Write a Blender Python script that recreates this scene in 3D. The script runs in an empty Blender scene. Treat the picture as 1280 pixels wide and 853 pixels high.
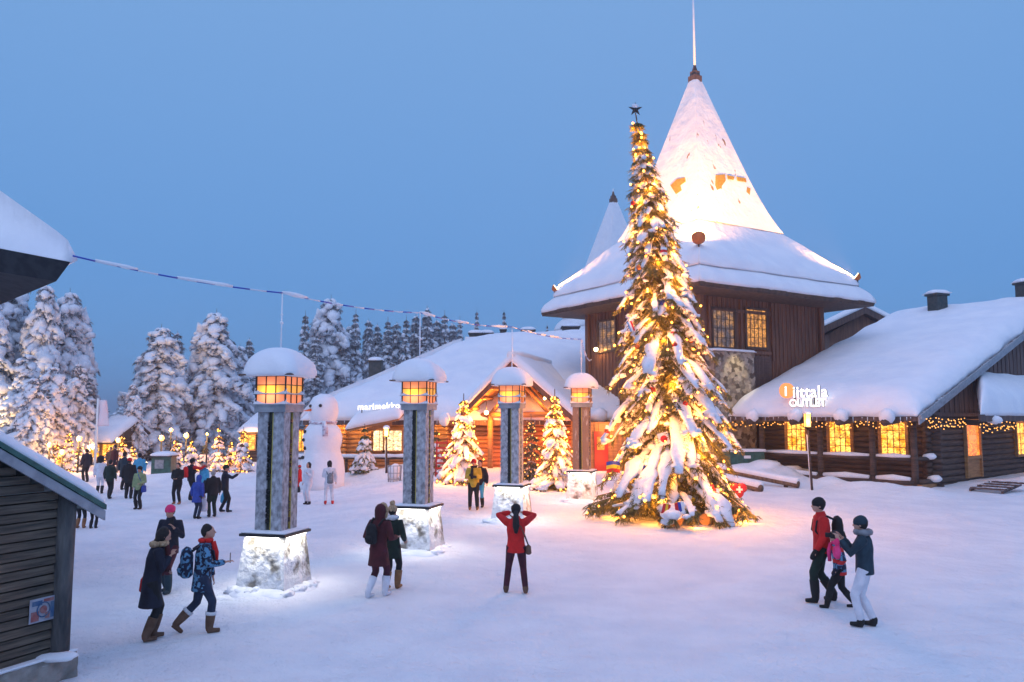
import bpy, bmesh, math, random
from mathutils import Vector, Matrix, noise
PI = math.pi
V = Vector
C = bpy.context.scene.collection
R = math.radians

# ------------------------------------------------------------------ camera, world, sun, exposure
FPX = 995.6
PITCH = math.atan(95.5 / FPX)
CAMZ = 3.4
cd = bpy.data.cameras.new("camera"); cam = bpy.data.objects.new("camera", cd); C.objects.link(cam)
cam.location = (0, 0, CAMZ); cam.rotation_euler = (PI / 2 + PITCH, 0, 0)
cd.lens = 28; cd.sensor_width = 36; cd.clip_start = .1; cd.clip_end = 3000
sc = bpy.context.scene
sc.camera = cam
w = bpy.data.worlds.new("World"); sc.world = w; w.use_nodes = True
nt = w.node_tree
bg = nt.nodes['Background']
sky = nt.nodes.new('ShaderNodeTexSky'); sky.sky_type = 'NISHITA'; sky.sun_disc = False
SUN_EL, SUN_AZ = R(2.5), R(200)      # the last glow, low behind the camera
sky.sun_elevation = SUN_EL; sky.sun_rotation = SUN_AZ
sky.air_density = 1.0; sky.dust_density = 0.6; sky.ozone_density = 4.0
# deep-dusk gradient over the physical sky: saturated blue low down, paler and brighter overhead
wtc = nt.nodes.new('ShaderNodeTexCoord'); wsx = nt.nodes.new('ShaderNodeSeparateXYZ'); nt.links.new(wtc.outputs['Generated'], wsx.inputs[0])
wr = nt.nodes.new('ShaderNodeValToRGB'); nt.links.new(wsx.outputs['Z'], wr.inputs[0])
wr.color_ramp.elements[0].position = 0.0; wr.color_ramp.elements[0].color = (.135, .33, .68, 1)
wr.color_ramp.elements[1].position = 1.0; wr.color_ramp.elements[1].color = (.33, .45, .90, 1)
for p_, c_ in ((.16, (.13, .325, .69)), (.48, (.185, .37, .70))):
    e_ = wr.color_ramp.elements.new(p_); e_.color = (*c_, 1)
wsc = nt.nodes.new('ShaderNodeVectorMath'); wsc.operation = 'SCALE'; wsc.inputs['Scale'].default_value = 1 / .12
nt.links.new(wr.outputs[0], wsc.inputs[0])
wmx = nt.nodes.new('ShaderNodeMix'); wmx.data_type = 'RGBA'; wmx.inputs[0].default_value = .94
nt.links.new(sky.outputs[0], wmx.inputs[6]); nt.links.new(wsc.outputs[0], wmx.inputs[7])
nt.links.new(wmx.outputs[2], bg.inputs['Color'])
bg.inputs['Strength'].default_value = 0.12
sl = bpy.data.lights.new("dusk_glow", 'SUN'); so = bpy.data.objects.new("dusk_glow", sl); C.objects.link(so)
sl.energy = 0.8; sl.angle = R(70); sl.color = (0.84, 0.85, 1.0)
so.rotation_euler = (R(38), 0, R(-20))
so.location = (0, -20, 40)
sc.view_settings.view_transform = 'Standard'; sc.view_settings.look = 'None'
sc.view_settings.exposure = 0.15; sc.view_settings.gamma = 1
sc.cycles.use_denoising = True
sc.cycles.use_light_tree = True
sc.cycles.sample_clamp_indirect = 3.0
sc.cycles.max_bounces = 5; sc.cycles.diffuse_bounces = 3; sc.cycles.glossy_bounces = 2
sc.cycles.transparent_max_bounces = 6; sc.cycles.volume_bounces = 0

def at(px, py, Y):
    dx = (px - 640) / FPX; dz = (426.5 - py) / FPX
    d = V((dx, math.cos(PITCH) - dz * math.sin(PITCH), math.sin(PITCH) + dz * math.cos(PITCH)))
    return V((0, 0, CAMZ)) + d * (Y / d.y)
def ss(a, b, x):
    t = max(0., min(1., (x - a) / (b - a))); return t * t * (3 - 2 * t)

SHOP_C = V((16.9, 34.0, 0)); SE = V((.643, -.766, 0)); SU = V((.766, .643, 0))
def SP(e, u, z): return SHOP_C + SE * e + SU * u + V((0, 0, z))
def g(x, y):
    h = .02 * max(0., min(y, 42) - 16)
    h -= .55 * ss(-4, -10, x) * ss(16, 28, y)
    h += .035 * noise.noise(V((x * .35, y * .35, 0))) + .015 * noise.noise(V((x * 1.3, y * 1.3, 3)))
    # ploughed bank along the shop porch
    p = V((x, y, 0)) - SHOP_C; e = p.dot(SE); u = p.dot(SU)
    if -9.5 < e < 2.5:
        h += (.32 + .3 * noise.noise(V((x * .9, y * .9, 7)))) * math.exp(-((u + 1.3) / 1.0) ** 2) * ss(-9.5, -7.5, e) * ss(2.5, .3, e)
    h += .35 * math.exp(-(((x - 25) / 3.2) ** 2 + ((y - 36.5) / 1.2) ** 2)) * (1 + .6 * noise.noise(V((x, y, 1))))
    h += .5 * math.exp(-(((x - 13) / .9) ** 2 + ((y - 38.3) / .7) ** 2))
    # banks before the long log house
    h += (.45 + .35 * noise.noise(V((x * .5, y * .5, 11)))) * math.exp(-((y - 43.5) / 2.2) ** 2) * ss(-1.5, -4, x) * ss(-30, -14, x)
    # foot-trodden relief
    if y < 45: h += .022 * noise.noise(V((x * 3.1, y * 3.1, 5))) * (1 if y < 30 else .5)
    return h
def gpx(px, py):
    """where the line of sight through a pixel meets the snow"""
    Y = 4.0
    while Y < 400:
        p = at(px, py, Y)
        if p.z <= g(p.x, p.y): break
        Y += .05 + Y * .002
    return V((p.x, p.y, g(p.x, p.y)))

# ------------------------------------------------------------------ materials
M = {}
def mat(name, col, rough=.8, col2=None, scale=4., bump=0., bscale=None, emis=None, es=0., dust=0., metal=0., detail=4, stretch=(1, 1, 1), ramp=(.4, .6), nosample=False, sheen=0, vor=False):
    m = bpy.data.materials.new(name); m.use_nodes = True; t = m.node_tree; n = t.nodes; L = t.links
    b = n['Principled BSDF']; b.inputs['Roughness'].default_value = rough; b.inputs['Metallic'].default_value = metal
    b.inputs['Base Color'].default_value = (*col, 1)
    tc = n.new('ShaderNodeTexCoord'); mp = n.new('ShaderNodeMapping'); L.new(tc.outputs['Object'], mp.inputs[0]); mp.inputs['Scale'].default_value = stretch
    out = None
    if col2 is not None:
        if vor:
            nz = n.new('ShaderNodeTexVoronoi'); nz.inputs['Scale'].default_value = scale; src = nz.outputs['Color']
        else:
            nz = n.new('ShaderNodeTexNoise'); nz.inputs['Scale'].default_value = scale; nz.inputs['Detail'].default_value = detail; src = nz.outputs['Fac']
        L.new(mp.outputs[0], nz.inputs['Vector'])
        r = n.new('ShaderNodeValToRGB'); r.color_ramp.elements[0].position = ramp[0]; r.color_ramp.elements[1].position = ramp[1]
        r.color_ramp.elements[0].color = (*col, 1); r.color_ramp.elements[1].color = (*col2, 1)
        L.new(src, r.inputs[0]); out = r.outputs[0]
        L.new(out, b.inputs['Base Color'])
    if bump:
        bz = n.new('ShaderNodeTexNoise'); bz.inputs['Scale'].default_value = bscale or scale * 3; bz.inputs['Detail'].default_value = 5
        L.new(mp.outputs[0], bz.inputs['Vector'])
        bp = n.new('ShaderNodeBump'); bp.inputs['Strength'].default_value = 1; bp.inputs['Distance'].default_value = bump
        L.new(bz.outputs['Fac'], bp.inputs['Height']); L.new(bp.outputs[0], b.inputs['Normal'])
    if dust:
        ge = n.new('ShaderNodeNewGeometry'); sx = n.new('ShaderNodeSeparateXYZ'); L.new(ge.outputs['Normal'], sx.inputs[0])
        dz = n.new('ShaderNodeTexNoise'); dz.inputs['Scale'].default_value = 7; dz.inputs['Detail'].default_value = 6; L.new(tc.outputs['Object'], dz.inputs['Vector'])
        ad = n.new('ShaderNodeMath'); ad.operation = 'MULTIPLY_ADD'; L.new(dz.outputs['Fac'], ad.inputs[0]); ad.inputs[1].default_value = 1.6; L.new(sx.outputs['Z'], ad.inputs[2])
        mr = n.new('ShaderNodeMapRange'); mr.inputs['From Min'].default_value = 1.55 - dust; mr.inputs['From Max'].default_value = 1.8 - dust
        L.new(ad.outputs[0], mr.inputs['Value'])
        mx = n.new('ShaderNodeMix'); mx.data_type = 'RGBA'; L.new(mr.outputs[0], mx.inputs[0])
        if out: L.new(out, mx.inputs[6])
        else: mx.inputs[6].default_value = (*col, 1)
        mx.inputs[7].default_value = (.8, .82, .86, 1); L.new(mx.outputs[2], b.inputs['Base Color'])
    if emis is not None:
        b.inputs['Emission Color'].default_value = (*emis, 1); b.inputs['Emission Strength'].default_value = es
        if nosample: m.cycles.emission_sampling = 'NONE'
    M[name] = m; return m
SN = (.80, .82, .87)
mat('snow', SN, .65, (.86, .87, .90), 2.5, .02, 9)
mat('snow_soft', SN, .6, (.86, .87, .90), .9, .05, 2.2)
mat('snow_tree', (.74, .76, .82), .7, (.86, .87, .9), 6, .02, 14)
mat('dark_wood', (.055, .035, .026), .75, (.11, .065, .045), 5, .01, 12, stretch=(1, 1, .15))
mat('board_wood', (.13, .06, .038), .75, (.21, .10, .062), 3, .006, 10, stretch=(3, 3, .2))
mat('board_dark', (.07, .045, .04), .8, (.14, .085, .07), 3, .006, 10, stretch=(3, 3, .2), dust=-.1)
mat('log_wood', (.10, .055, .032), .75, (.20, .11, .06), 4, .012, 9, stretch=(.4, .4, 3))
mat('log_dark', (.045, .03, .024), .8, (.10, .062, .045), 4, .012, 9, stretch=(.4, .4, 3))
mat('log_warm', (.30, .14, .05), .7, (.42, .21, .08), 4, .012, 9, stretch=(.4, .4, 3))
mat('hut_board', (.04, .034, .026), .75, (.20, .15, .105), 3, .012, 30, stretch=(.5, .5, 9), ramp=(.3, .75))
mat('hut_post', (.04, .042, .044), .8, (.16, .15, .14), 3, .02, 12, stretch=(3, 3, .6), ramp=(.35, .8))
mat('green_metal', (.015, .075, .06), .45, (.03, .12, .10), 6)
mat('chimney_metal', (.02, .035, .035), .6, (.05, .06, .06), 6)
mat('grey_metal', (.22, .24, .27), .5, (.32, .34, .37), 5)
mat('black_metal', (.02, .022, .025), .45)
mat('stone_frost', (.22, .20, .17), .9, (.85, .85, .84), 3.4, .07, 9, ramp=(.36, .52), detail=8)
mat('shaft', (.20, .20, .215), .65, (.60, .62, .67), 6.5, .015, 30, stretch=(1.6, 1.6, 1.1), ramp=(.36, .74), detail=14)
mat('shaft_brown', (.22, .15, .125), .65, (.5, .5, .52), 6.0, .01, 20, stretch=(2, 2, .5), ramp=(.56, .8), detail=8)
mat('slot', (.02, .03, .022), .6)
mat('gold_strip', (.42, .36, .08), .45)
mat('bark', (.12, .075, .045), .9, (.22, .14, .09), 9, .02, 20, stretch=(1, 1, .3), dust=.05)
mat('needles', (.045, .062, .03), .8, (.085, .09, .05), 5)
mat('needles_brown', (.075, .075, .022), .8, (.21, .185, .05), 6)
mat('needles_cold', (.10, .12, .13), .8, (.42, .43, .48), 3, ramp=(.35, .65))
mat('rubble', (.09, .07, .055), .9, (.46, .39, .31), 4.2, .05, 9, dust=-.25, vor=True, ramp=(.15, .85))
mat('mortar_stone', (.25, .22, .19), .95, (.35, .32, .29), 4, .02, 14, dust=.15)
def pane(name, c1, c2, s, scale=5, ramp=(.3, .7)):
    m = mat(name, (.05, .03, .02), .3, emis=(1, .5, .1), es=s)
    t = m.node_tree; n = t.nodes; L = t.links; b = n['Principled BSDF']
    tc = n.new('ShaderNodeTexCoord'); nz = n.new('ShaderNodeTexNoise'); nz.inputs['Scale'].default_value = scale; nz.inputs['Detail'].default_value = 3
    L.new(tc.outputs['Object'], nz.inputs['Vector'])
    r = n.new('ShaderNodeValToRGB'); r.color_ramp.elements[0].position = ramp[0]; r.color_ramp.elements[1].position = ramp[1]
    r.color_ramp.elements[0].color = (*c1, 1); r.color_ramp.elements[1].color = (*c2, 1)
    L.new(nz.outputs['Fac'], r.inputs[0]); L.new(r.outputs[0], b.inputs['Emission Color'])
    mp = n.new('ShaderNodeMapping'); mp.inputs['Scale'].default_value = (2.4, 2.4, 3.6); L.new(tc.outputs['Object'], mp.inputs[0])
    vo = n.new('ShaderNodeTexVoronoi'); vo.distance = 'CHEBYCHEV'; L.new(mp.outputs[0], vo.inputs['Vector'])
    vs = n.new('ShaderNodeSeparateColor'); L.new(vo.outputs['Color'], vs.inputs[0])
    mr = n.new('ShaderNodeMapRange'); mr.inputs['To Min'].default_value = s * .3; mr.inputs['To Max'].default_value = s * 1.5; L.new(vs.outputs[0], mr.inputs['Value']); L.new(mr.outputs[0], b.inputs['Emission Strength'])
    return m
pane('pane_shop', (.80, .26, .01), (1, .58, .10), 2.0, 3.2, (.38, .62))
pane('pane_tower', (.10, .09, .11), (.62, .30, .10), .75, 2.2, (.42, .6))
pane('pane_tower_warm', (.25, .10, .03), (.85, .36, .07), 1.0, 2.6, (.3, .6))
pane('pane_white', (1, .62, .25), (1, .85, .5), 1.6, 2.5)
pane('pane_door', (.75, .13, .015), (.98, .30, .03), 1.5, 2.0)
def lantern_mat(name, c, s):
    m = mat(name, (.5, .2, .1), .5, emis=c, es=s)
    t = m.node_tree; n = t.nodes; L = t.links; b = n['Principled BSDF']
    tc = n.new('ShaderNodeTexCoord'); vm = n.new('ShaderNodeVectorMath'); vm.operation = 'DISTANCE'; vm.inputs[1].default_value = (-.04, -.3, 3.86)
    L.new(tc.outputs['Object'], vm.inputs[0])
    mr = n.new('ShaderNodeMapRange'); mr.inputs['From Min'].default_value = .02; mr.inputs['From Max'].default_value = .38
    mr.inputs['To Min'].default_value = s * 2.8; mr.inputs['To Max'].default_value = s * .8; mr.interpolation_type = 'SMOOTHERSTEP'
    L.new(vm.outputs['Value'], mr.inputs['Value']); L.new(mr.outputs[0], b.inputs['Emission Strength'])
lantern_mat('lantern_rose', (1, .27, .10), .85)
lantern_mat('lantern_amber', (1, .42, .03), .95)
mat('bulb', (1, .7, .3), .4, emis=(1, .36, .035), es=9, nosample=True)
mat('bulb_small', (1, .6, .2), .4, emis=(1, .40, .07), es=2.0, nosample=True)
mat('lamp_glow', (1, .7, .3), .4, emis=(1, .42, .06), es=3.0)
mat('lamp_hot', (1, .7, .3), .4, emis=(1, .72, .35), es=9.0)
mat('lamp_white', (1, 1, 1), .4, emis=(1, .95, .85), es=5.0)
mat('sign_white', (.9, .9, .9), .4, emis=(1, .90, .80), es=1.8)
mat('sign_orange', (.7, .2, .05), .4, emis=(1, .30, .08), es=1.0)
mat('sign_side', (.03, .03, .035), .5)

# ------------------------------------------------------------------ mesh builder
def ico(sub):
    bm = bmesh.new(); bmesh.ops.create_icosphere(bm, subdivisions=sub, radius=1)
    vs = [v.co.copy() for v in bm.verts]; fs = [[v.index for v in f.verts] for f in bm.faces]; bm.free(); return vs, fs
ICO = {k: ico(k) for k in (1, 2, 3)}
def rootloc(o):
    while o.parent: o = o.parent
    return V(o.location)
class MB:
    def __init__(s): s.v = []; s.f = []; s.m = []; s.s = []
    def add(s, vs, fs, m=0, sm=False):
        o = len(s.v); s.v.extend(V(x) for x in vs)
        for f in fs: s.f.append([i + o for i in f]); s.m.append(m); s.s.append(sm)
    def ob(s, o, a, b, c, m=0):
        """box with a corner o and edge vectors a, b, c"""
        o, a, b, c = V(o), V(a), V(b), V(c)
        s.add([o, o + a, o + a + b, o + b, o + c, o + a + c, o + a + b + c, o + b + c],
              [(0, 3, 2, 1), (4, 5, 6, 7), (0, 1, 5, 4), (1, 2, 6, 5), (2, 3, 7, 6), (3, 0, 4, 7)], m)
    def box(s, c, size, rz=0, m=0):
        a = V((math.cos(rz), math.sin(rz), 0)); b = V((-math.sin(rz), math.cos(rz), 0))
        c = V(c); a *= size[0]; b *= size[1]; u = V((0, 0, size[2]))
        s.ob(c - a / 2 - b / 2 - u / 2, a, b, u, m)
    def prism(s, poly, vec, m=0):
        n = len(poly); vec = V(vec); p = [V(x) for x in poly]
        s.add(p + [x + vec for x in p], [list(range(n))[::-1], list(range(n, 2 * n))] + [(i, (i + 1) % n, n + (i + 1) % n, n + i) for i in range(n)], m)
    def tube(s, pts, rad, n=8, m=0, sm=True, sq=None, fx=None, cap=True):
        pts = [V(p) for p in pts]; k = len(pts)
        if not hasattr(rad, '__len__'): rad = [rad] * k
        vs = []; prev = None
        for i, p in enumerate(pts):
            d = (pts[min(i + 1, k - 1)] - pts[max(i - 1, 0)])
            d = d.normalized() if d.length > 1e-9 else V((0, 0, 1))
            if fx is not None: x = V(fx)
            elif prev is None: x = V((0, 0, 1)) if abs(d.z) < .9 else V((1, 0, 0))
            else: x = prev
            x = x - d * x.dot(d); x.normalize(); y = d.cross(x); prev = x
            r = rad[i]; rx, ry = (r if hasattr(r, '__len__') else (r, r))
            if sq: rx *= sq
            for j in range(n):
                a = 2 * PI * j / n; vs.append(p + x * (rx * math.cos(a)) + y * (ry * math.sin(a)))
        fs = [(i * n + j, i * n + (j + 1) % n, (i + 1) * n + (j + 1) % n, (i + 1) * n + j) for i in range(k - 1) for j in range(n)]
        if cap: fs += [list(range(n))[::-1], [(k - 1) * n + j for j in range(n)]]
        s.add(vs, fs, m, sm)
    def blob(s, c, r, sub=1, m=0, jit=0, seed=0, rot=None):
        c = V(c); r = V(r) if hasattr(r, '__len__') else V((r, r, r))
        vs, fs = ICO[sub]; out = []
        for q in vs:
            k = 1 + (jit * noise.noise(q * 1.7 + V((seed, seed * .7, 0))) if jit else 0)
            w_ = V((q.x * r.x * k, q.y * r.y * k, q.z * r.z * k))
            if rot is not None: w_ = rot @ w_
            out.append(c + w_)
        s.add(out, fs, m, True)
    def lathe(s, c, prof, n=24, m=0, jit=0):
        c = V(c); vs = []
        for (r, z) in prof:
            for j in range(n):
                a = 2 * PI * j / n; q = V((math.cos(a) * r, math.sin(a) * r, z))
                if jit: q *= 1 + jit * noise.noise(q * 1.1 + c)
                vs.append(c + q)
        k = len(prof)
        fs = [(i * n + j, i * n + (j + 1) % n, (i + 1) * n + (j + 1) % n, (i + 1) * n + j) for i in range(k - 1) for j in range(n)]
        fs += [list(range(n))[::-1], [(k - 1) * n + j for j in range(n)]]
        s.add(vs, fs, m, True)
    def snow(s, p00, p10, p11, p01, th, nx=30, ny=20, r=.6, amp=.06, edges=(1, 1, 1, 1), emin=.35, out=.06, m=0, rad=None):
        """snow lying on a roof plane; edges rounded at (v=0, u=1, v=1, u=0)"""
        p00, p10, p11, p01 = map(V, (p00, p10, p11, p01))
        Lu = ((p10 - p00).length + (p11 - p01).length) / 2; Lv = ((p01 - p00).length + (p11 - p10).length) / 2
        def sp(n):
            return [.5 - .5 * math.cos(PI * (i / n)) if False else ((i / n) + .09 * math.sin(-2 * PI * i / n) * 1.4) for i in range(n + 1)]
        us, vs_ = sp(nx), sp(ny); top = []; bot = []
        nr = ((p10 - p00).cross(p01 - p00)); nr.normalize()
        if nr.z < 0: nr = -nr
        def prof(d):
            t = 1 - min(max(d, 0) / r, 1); return emin + (1 - emin) * math.sqrt(max(0, 1 - t * t))
        for j, v in enumerate(vs_):
            for i, u in enumerate(us):
                P = (p00 * (1 - u) + p10 * u) * (1 - v) + (p01 * (1 - u) + p11 * u) * v
                h = th
                if edges[0]: h *= prof(v * Lv)
                if edges[2]: h *= prof((1 - v) * Lv)
                if edges[1]: h *= prof((1 - u) * Lu)
                if edges[3]: h *= prof(u * Lu)
                h += amp * noise.noise(P * .55) + amp * .35 * noise.noise(P * 1.9)
                o = V((0, 0, 0)); q = out * (1 + 1.6 * noise.noise(P * .8) + .8 * noise.noise(P * 2.6))
                if edges[0] and j == 0: o -= (p01 - p00).normalized() * q
                if edges[2] and j == ny: o += (p01 - p00).normalized() * q
                if edges[1] and i == nx: o += (p10 - p00).normalized() * q
                if edges[3] and i == 0: o -= (p10 - p00).normalized() * q
                top.append(P + o + V((0, 0, max(h, .03)))); bot.append(P + o * .8 + V((0, 0, .004)))
        W = nx + 1; fs = [(j * W + i, j * W + i + 1, (j + 1) * W + i + 1, (j + 1) * W + i) for j in range(ny) for i in range(nx)]
        N = len(top); s.add(top + bot, fs, m, True)
        o = len(s.v) - 2 * N
        ring = [i for i in range(W)] + [j * W + nx for j in range(1, ny + 1)] + [ny * W + i for i in range(nx - 1, -1, -1)] + [j * W for j in range(ny - 1, 0, -1)]
        for a, b in zip(ring, ring[1:] + ring[:1]):
            s.f.append([o + a, o + N + a, o + N + b, o + b]); s.m.append(m); s.s.append(True)
        s.f.append([o + N + k for k in ring][::-1]); s.m.append(m); s.s.append(False)
    def mesh(s, name, mats, off=V((0, 0, 0))):
        me = bpy.data.meshes.new(name); me.from_pydata([tuple(v - off) for v in s.v], [], s.f)
        for x in mats: me.materials.append(M[x] if isinstance(x, str) else x)
        me.polygons.foreach_set('material_index', s.m); me.polygons.foreach_set('use_smooth', s.s); me.update()
        return me
    def build(s, name, mats, parent=None, local=False, loc=None):
        if isinstance(mats, str): mats = [mats]
        off = V((0, 0, 0))
        if parent is not None and not local: off = rootloc(parent)
        if loc is not None: off = V(loc)
        o = bpy.data.objects.new(name, s.mesh(name, mats, off)); C.objects.link(o)
        if parent is not None: o.parent = parent
        if loc is not None: o.location = loc
        return o
def tag(o, label=None, cat=None, group=None, kind=None):
    if label: o['label'] = label
    if cat: o['category'] = cat
    if group: o['group'] = group
    if kind: o['kind'] = kind
    return o
def thing(name, label, cat, loc=(0, 0, 0), rz=0, group=None):
    o = bpy.data.objects.new(name, None); C.objects.link(o); o.location = loc; o.rotation_euler = (0, 0, rz)
    o.empty_display_size = .2
    return tag(o, label, cat, group)
def copy_tree(o, parent=None):
    c = o.copy(); C.objects.link(c); c.parent = parent
    for ch in list(o.children): copy_tree(ch, c)
    return c
def light(name, kind, loc, energy, col=(1, .6, .25), parent=None, size=.1, target=None, angle=60, blend=.6):
    l = bpy.data.lights.new(name, kind); l.energy = energy; l.color = col; l.shadow_soft_size = size
    o = bpy.data.objects.new(name, l); C.objects.link(o); o.location = loc
    if kind == 'SPOT':
        l.spot_size = R(angle); l.spot_blend = blend
        o.rotation_euler = (V(target) - V(loc)).to_track_quat('-Z', 'Y').to_euler()
    if parent is not None:
        o.parent = parent; o.location = V(loc) - rootloc(parent)
    return o
def remesh(mb, voxel, name, mats, parent, smooth=2, matfn=None):
    o = mb.build(name, mats, None)
    md = o.modifiers.new('r', 'REMESH'); md.mode = 'VOXEL'; md.voxel_size = voxel; md.use_smooth_shade = True
    if smooth:
        s2 = o.modifiers.new('s', 'SMOOTH'); s2.iterations = smooth; s2.factor = .5
    dg = bpy.context.evaluated_depsgraph_get(); dg.update()
    me = bpy.data.meshes.new_from_object(o.evaluated_get(dg))
    o.modifiers.clear(); old = o.data; o.data = me; bpy.data.meshes.remove(old); me.name = name
    me.materials.clear()
    for x in mats: me.materials.append(M[x] if isinstance(x, str) else x)
    me.polygons.foreach_set('use_smooth', [True] * len(me.polygons))
    if matfn: me.polygons.foreach_set('material_index', [matfn(p.center) for p in me.polygons])
    else: me.polygons.foreach_set('material_index', [0] * len(me.polygons))
    o.parent = parent
    return o
def text(name, body, size, origin, xdir, zdir, mats, parent, depth=.06, bold=.01, spacing=1.0):
    cu = bpy.data.curves.new(name, 'FONT'); cu.body = body; cu.size = size; cu.extrude = depth / 2; cu.offset = bold; cu.space_character = spacing; cu.resolution_u = 3
    o = bpy.data.objects.new(name, cu); C.objects.link(o)
    dg = bpy.context.evaluated_depsgraph_get(); dg.update()
    me = bpy.data.meshes.new_from_object(o.evaluated_get(dg)); bpy.data.objects.remove(o)
    x = V(xdir).normalized(); z = V(zdir).normalized(); nrm = x.cross(z)
    Mx = Matrix(((x.x, z.x, nrm.x), (x.y, z.y, nrm.y), (x.z, z.z, nrm.z))).to_4x4()
    off = V(origin) - rootloc(parent)
    me.transform(Matrix.Translation(off) @ Mx)
    for m in mats: me.materials.append(M[m])
    me.update()
    for p in me.polygons: p.material_index = 0 if abs(p.normal.dot(nrm)) > .7 else min(1, len(mats) - 1)
    o = bpy.data.objects.new(name, me); C.objects.link(o); o.parent = parent
    return o
Z = V((0, 0, 1))
def quadslab(mb, a, b, c, d, th, m=0):
    a, b, c, d = map(V, (a, b, c, d)); t = V((0, 0, th))
    mb.add([a, b, c, d, a - t, b - t, c - t, d - t], [(0, 1, 2, 3), (7, 6, 5, 4), (0, 4, 5, 1), (1, 5, 6, 2), (2, 6, 7, 3), (3, 7, 4, 0)], m)
def logs(mb, p0, p1, z0, z1, n, d=.24, m=0, ends=True):
    p0, p1, n = V(p0), V(p1), V(n).normalized(); k = max(1, round((z1 - z0) / d)); d = (z1 - z0) / k
    L = (p1 - p0).length; ax = (p1 - p0).normalized()
    for i in range(k):
        zc = z0 + (i + .5) * d; wob = .02 * math.sin(i * 2.7)
        vs = []
        for p in (p0, p1):
            for j in range(7):
                a = -PI / 2 + PI * j / 6
                vs.append(V((p.x, p.y, zc)) + n * (math.cos(a) * d * .42 + wob * .3) + Z * (math.sin(a) * d * .5))
        mb.add(vs, [(j, j + 7, j + 8, j + 1) for j in range(6)], m, True)
    mb.ob(V((p0.x, p0.y, z0)) - n * .2, p1 - p0 - Z * (p1 - p0).z, n * .2, Z * (z1 - z0), m)
def window(parent, c, r, n, w_, h, cols, rows, pm, fm='dark_wood', fw=.09, name='window', label=None):
    c, r, n = V(c), V(r).normalized(), V(n).normalized()
    f = MB(); d = n * .12
    o = c - r * (w_ / 2) - Z * (h / 2)
    f.ob(o - r * fw - Z * fw, r * fw, Z * (h + 2 * fw), d); f.ob(o + r * w_ - Z * fw, r * fw, Z * (h + 2 * fw), d)
    f.ob(o - Z * fw, r * w_, Z * fw, d); f.ob(o + Z * h, r * w_, Z * fw, d)
    for i in range(1, cols): f.ob(o + r * (w_ * i / cols - .015) + n * .045, r * .03, Z * h, n * .03)
    for i in range(1, rows): f.ob(o + Z * (h * i / rows - .015) + n * .042, r * w_, Z * .03, n * .03)
    fo = f.build(name, fm, parent)
    if label: fo['label'] = label
    p = MB(); p.ob(o + n * .01, r * w_, Z * h, n * .02); p.build('pane', pm, fo)
    return fo

# ------------------------------------------------------------------ the snow-covered ground
def axis(lo, hi, st, ext):
    a = [lo + i * st for i in range(int((hi - lo) / st) + 1)]
    d = st; x = a[-1]
    while x < ext: d *= 1.25; x += d; a.append(x)
    d = st; x = a[0]
    while x > -ext: d *= 1.25; x -= d; a.insert(0, x)
    return a
xs = axis(-26, 30, .22, 1600); ys = axis(3, 50, .22, 1600)
gm = MB(); W = len(xs)
gm.v = [V((x, y, g(x, y))) for y in ys for x in xs]
gm.f = [[j * W + i, j * W + i + 1, (j + 1) * W + i + 1, (j + 1) * W + i] for j in range(len(ys) - 1) for i in range(W - 1)]
gm.m = [0] * len(gm.f); gm.s = [True] * len(gm.f)
def ground_mat():
    m = mat('snow_ground', (.77, .79, .84), .7, (.87, .88, .91), .8, 0, ramp=(.34, .62), detail=10)
    t = m.node_tree; n = t.nodes; L = t.links; b = n['Principled BSDF']
    tc = n.new('ShaderNodeTexCoord'); h = None; prev = None
    for kind, s_, dist in (('N', 1.1, .16), ('N', 4.5, .12), ('V', 2.6, .07), ('N', 24, .03)):
        if kind == 'N':
            z = n.new('ShaderNodeTexNoise'); z.inputs['Detail'].default_value = 6; z.inputs['Roughness'].default_value = .6; o = z.outputs['Fac']
        else:
            z = n.new('ShaderNodeTexVoronoi'); z.feature = 'SMOOTH_F1'; z.inputs['Randomness'].default_value = 1; o = z.outputs['Distance']
        z.inputs['Scale'].default_value = s_; L.new(tc.outputs['Object'], z.inputs['Vector'])
        bp = n.new('ShaderNodeBump'); bp.inputs['Distance'].default_value = dist; bp.inputs['Strength'].default_value = .8
        L.new(o, bp.inputs['Height'])
        if prev: L.new(prev, bp.inputs['Normal'])
        prev = bp.outputs[0]
    L.new(prev, b.inputs['Normal'])
ground_mat()
go = gm.build('ground', 'snow_ground'); tag(go, 'trampled snow covering the open square', None, None, 'structure')

# ------------------------------------------------------------------ four lantern pillars on the line
def superdome(mb, c, hw, h, n=40, k=9, m=0, p=4.5, drop=.0, jit=.03):
    c = V(c); rows = []
    for i in range(k + 1):
        t = i / k; rr = max(0, math.cos(t * PI / 2)) ** .98 if i < k else 0.02; z = h * math.sin(t * PI / 2) ** 1.05
        rows.append((rr, z))
    rows = [(.97, -.05)] + rows
    vs = []
    for (rr, z) in rows:
        pe = 2 + (p - 2) * rr
        for j in range(n):
            a = 2 * PI * j / n; ca, sa = math.cos(a), math.sin(a)
            rad = 1 / ((abs(ca) ** pe + abs(sa) ** pe) ** (1 / pe))
            q = V((ca * rad * rr * hw, sa * rad * rr * hw, z)); q *= 1 + jit * noise.noise(q * 2.2 + c)
            vs.append(c + q)
    K = len(rows)
    fs = [(i * n + j, i * n + (j + 1) % n, (i + 1) * n + (j + 1) % n, (i + 1) * n + j) for i in range(K - 1) for j in range(n)]
    fs += [list(range(n))[::-1], [(K - 1) * n + j for j in range(n)]]
    mb.add(vs, fs, m, True)
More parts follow.
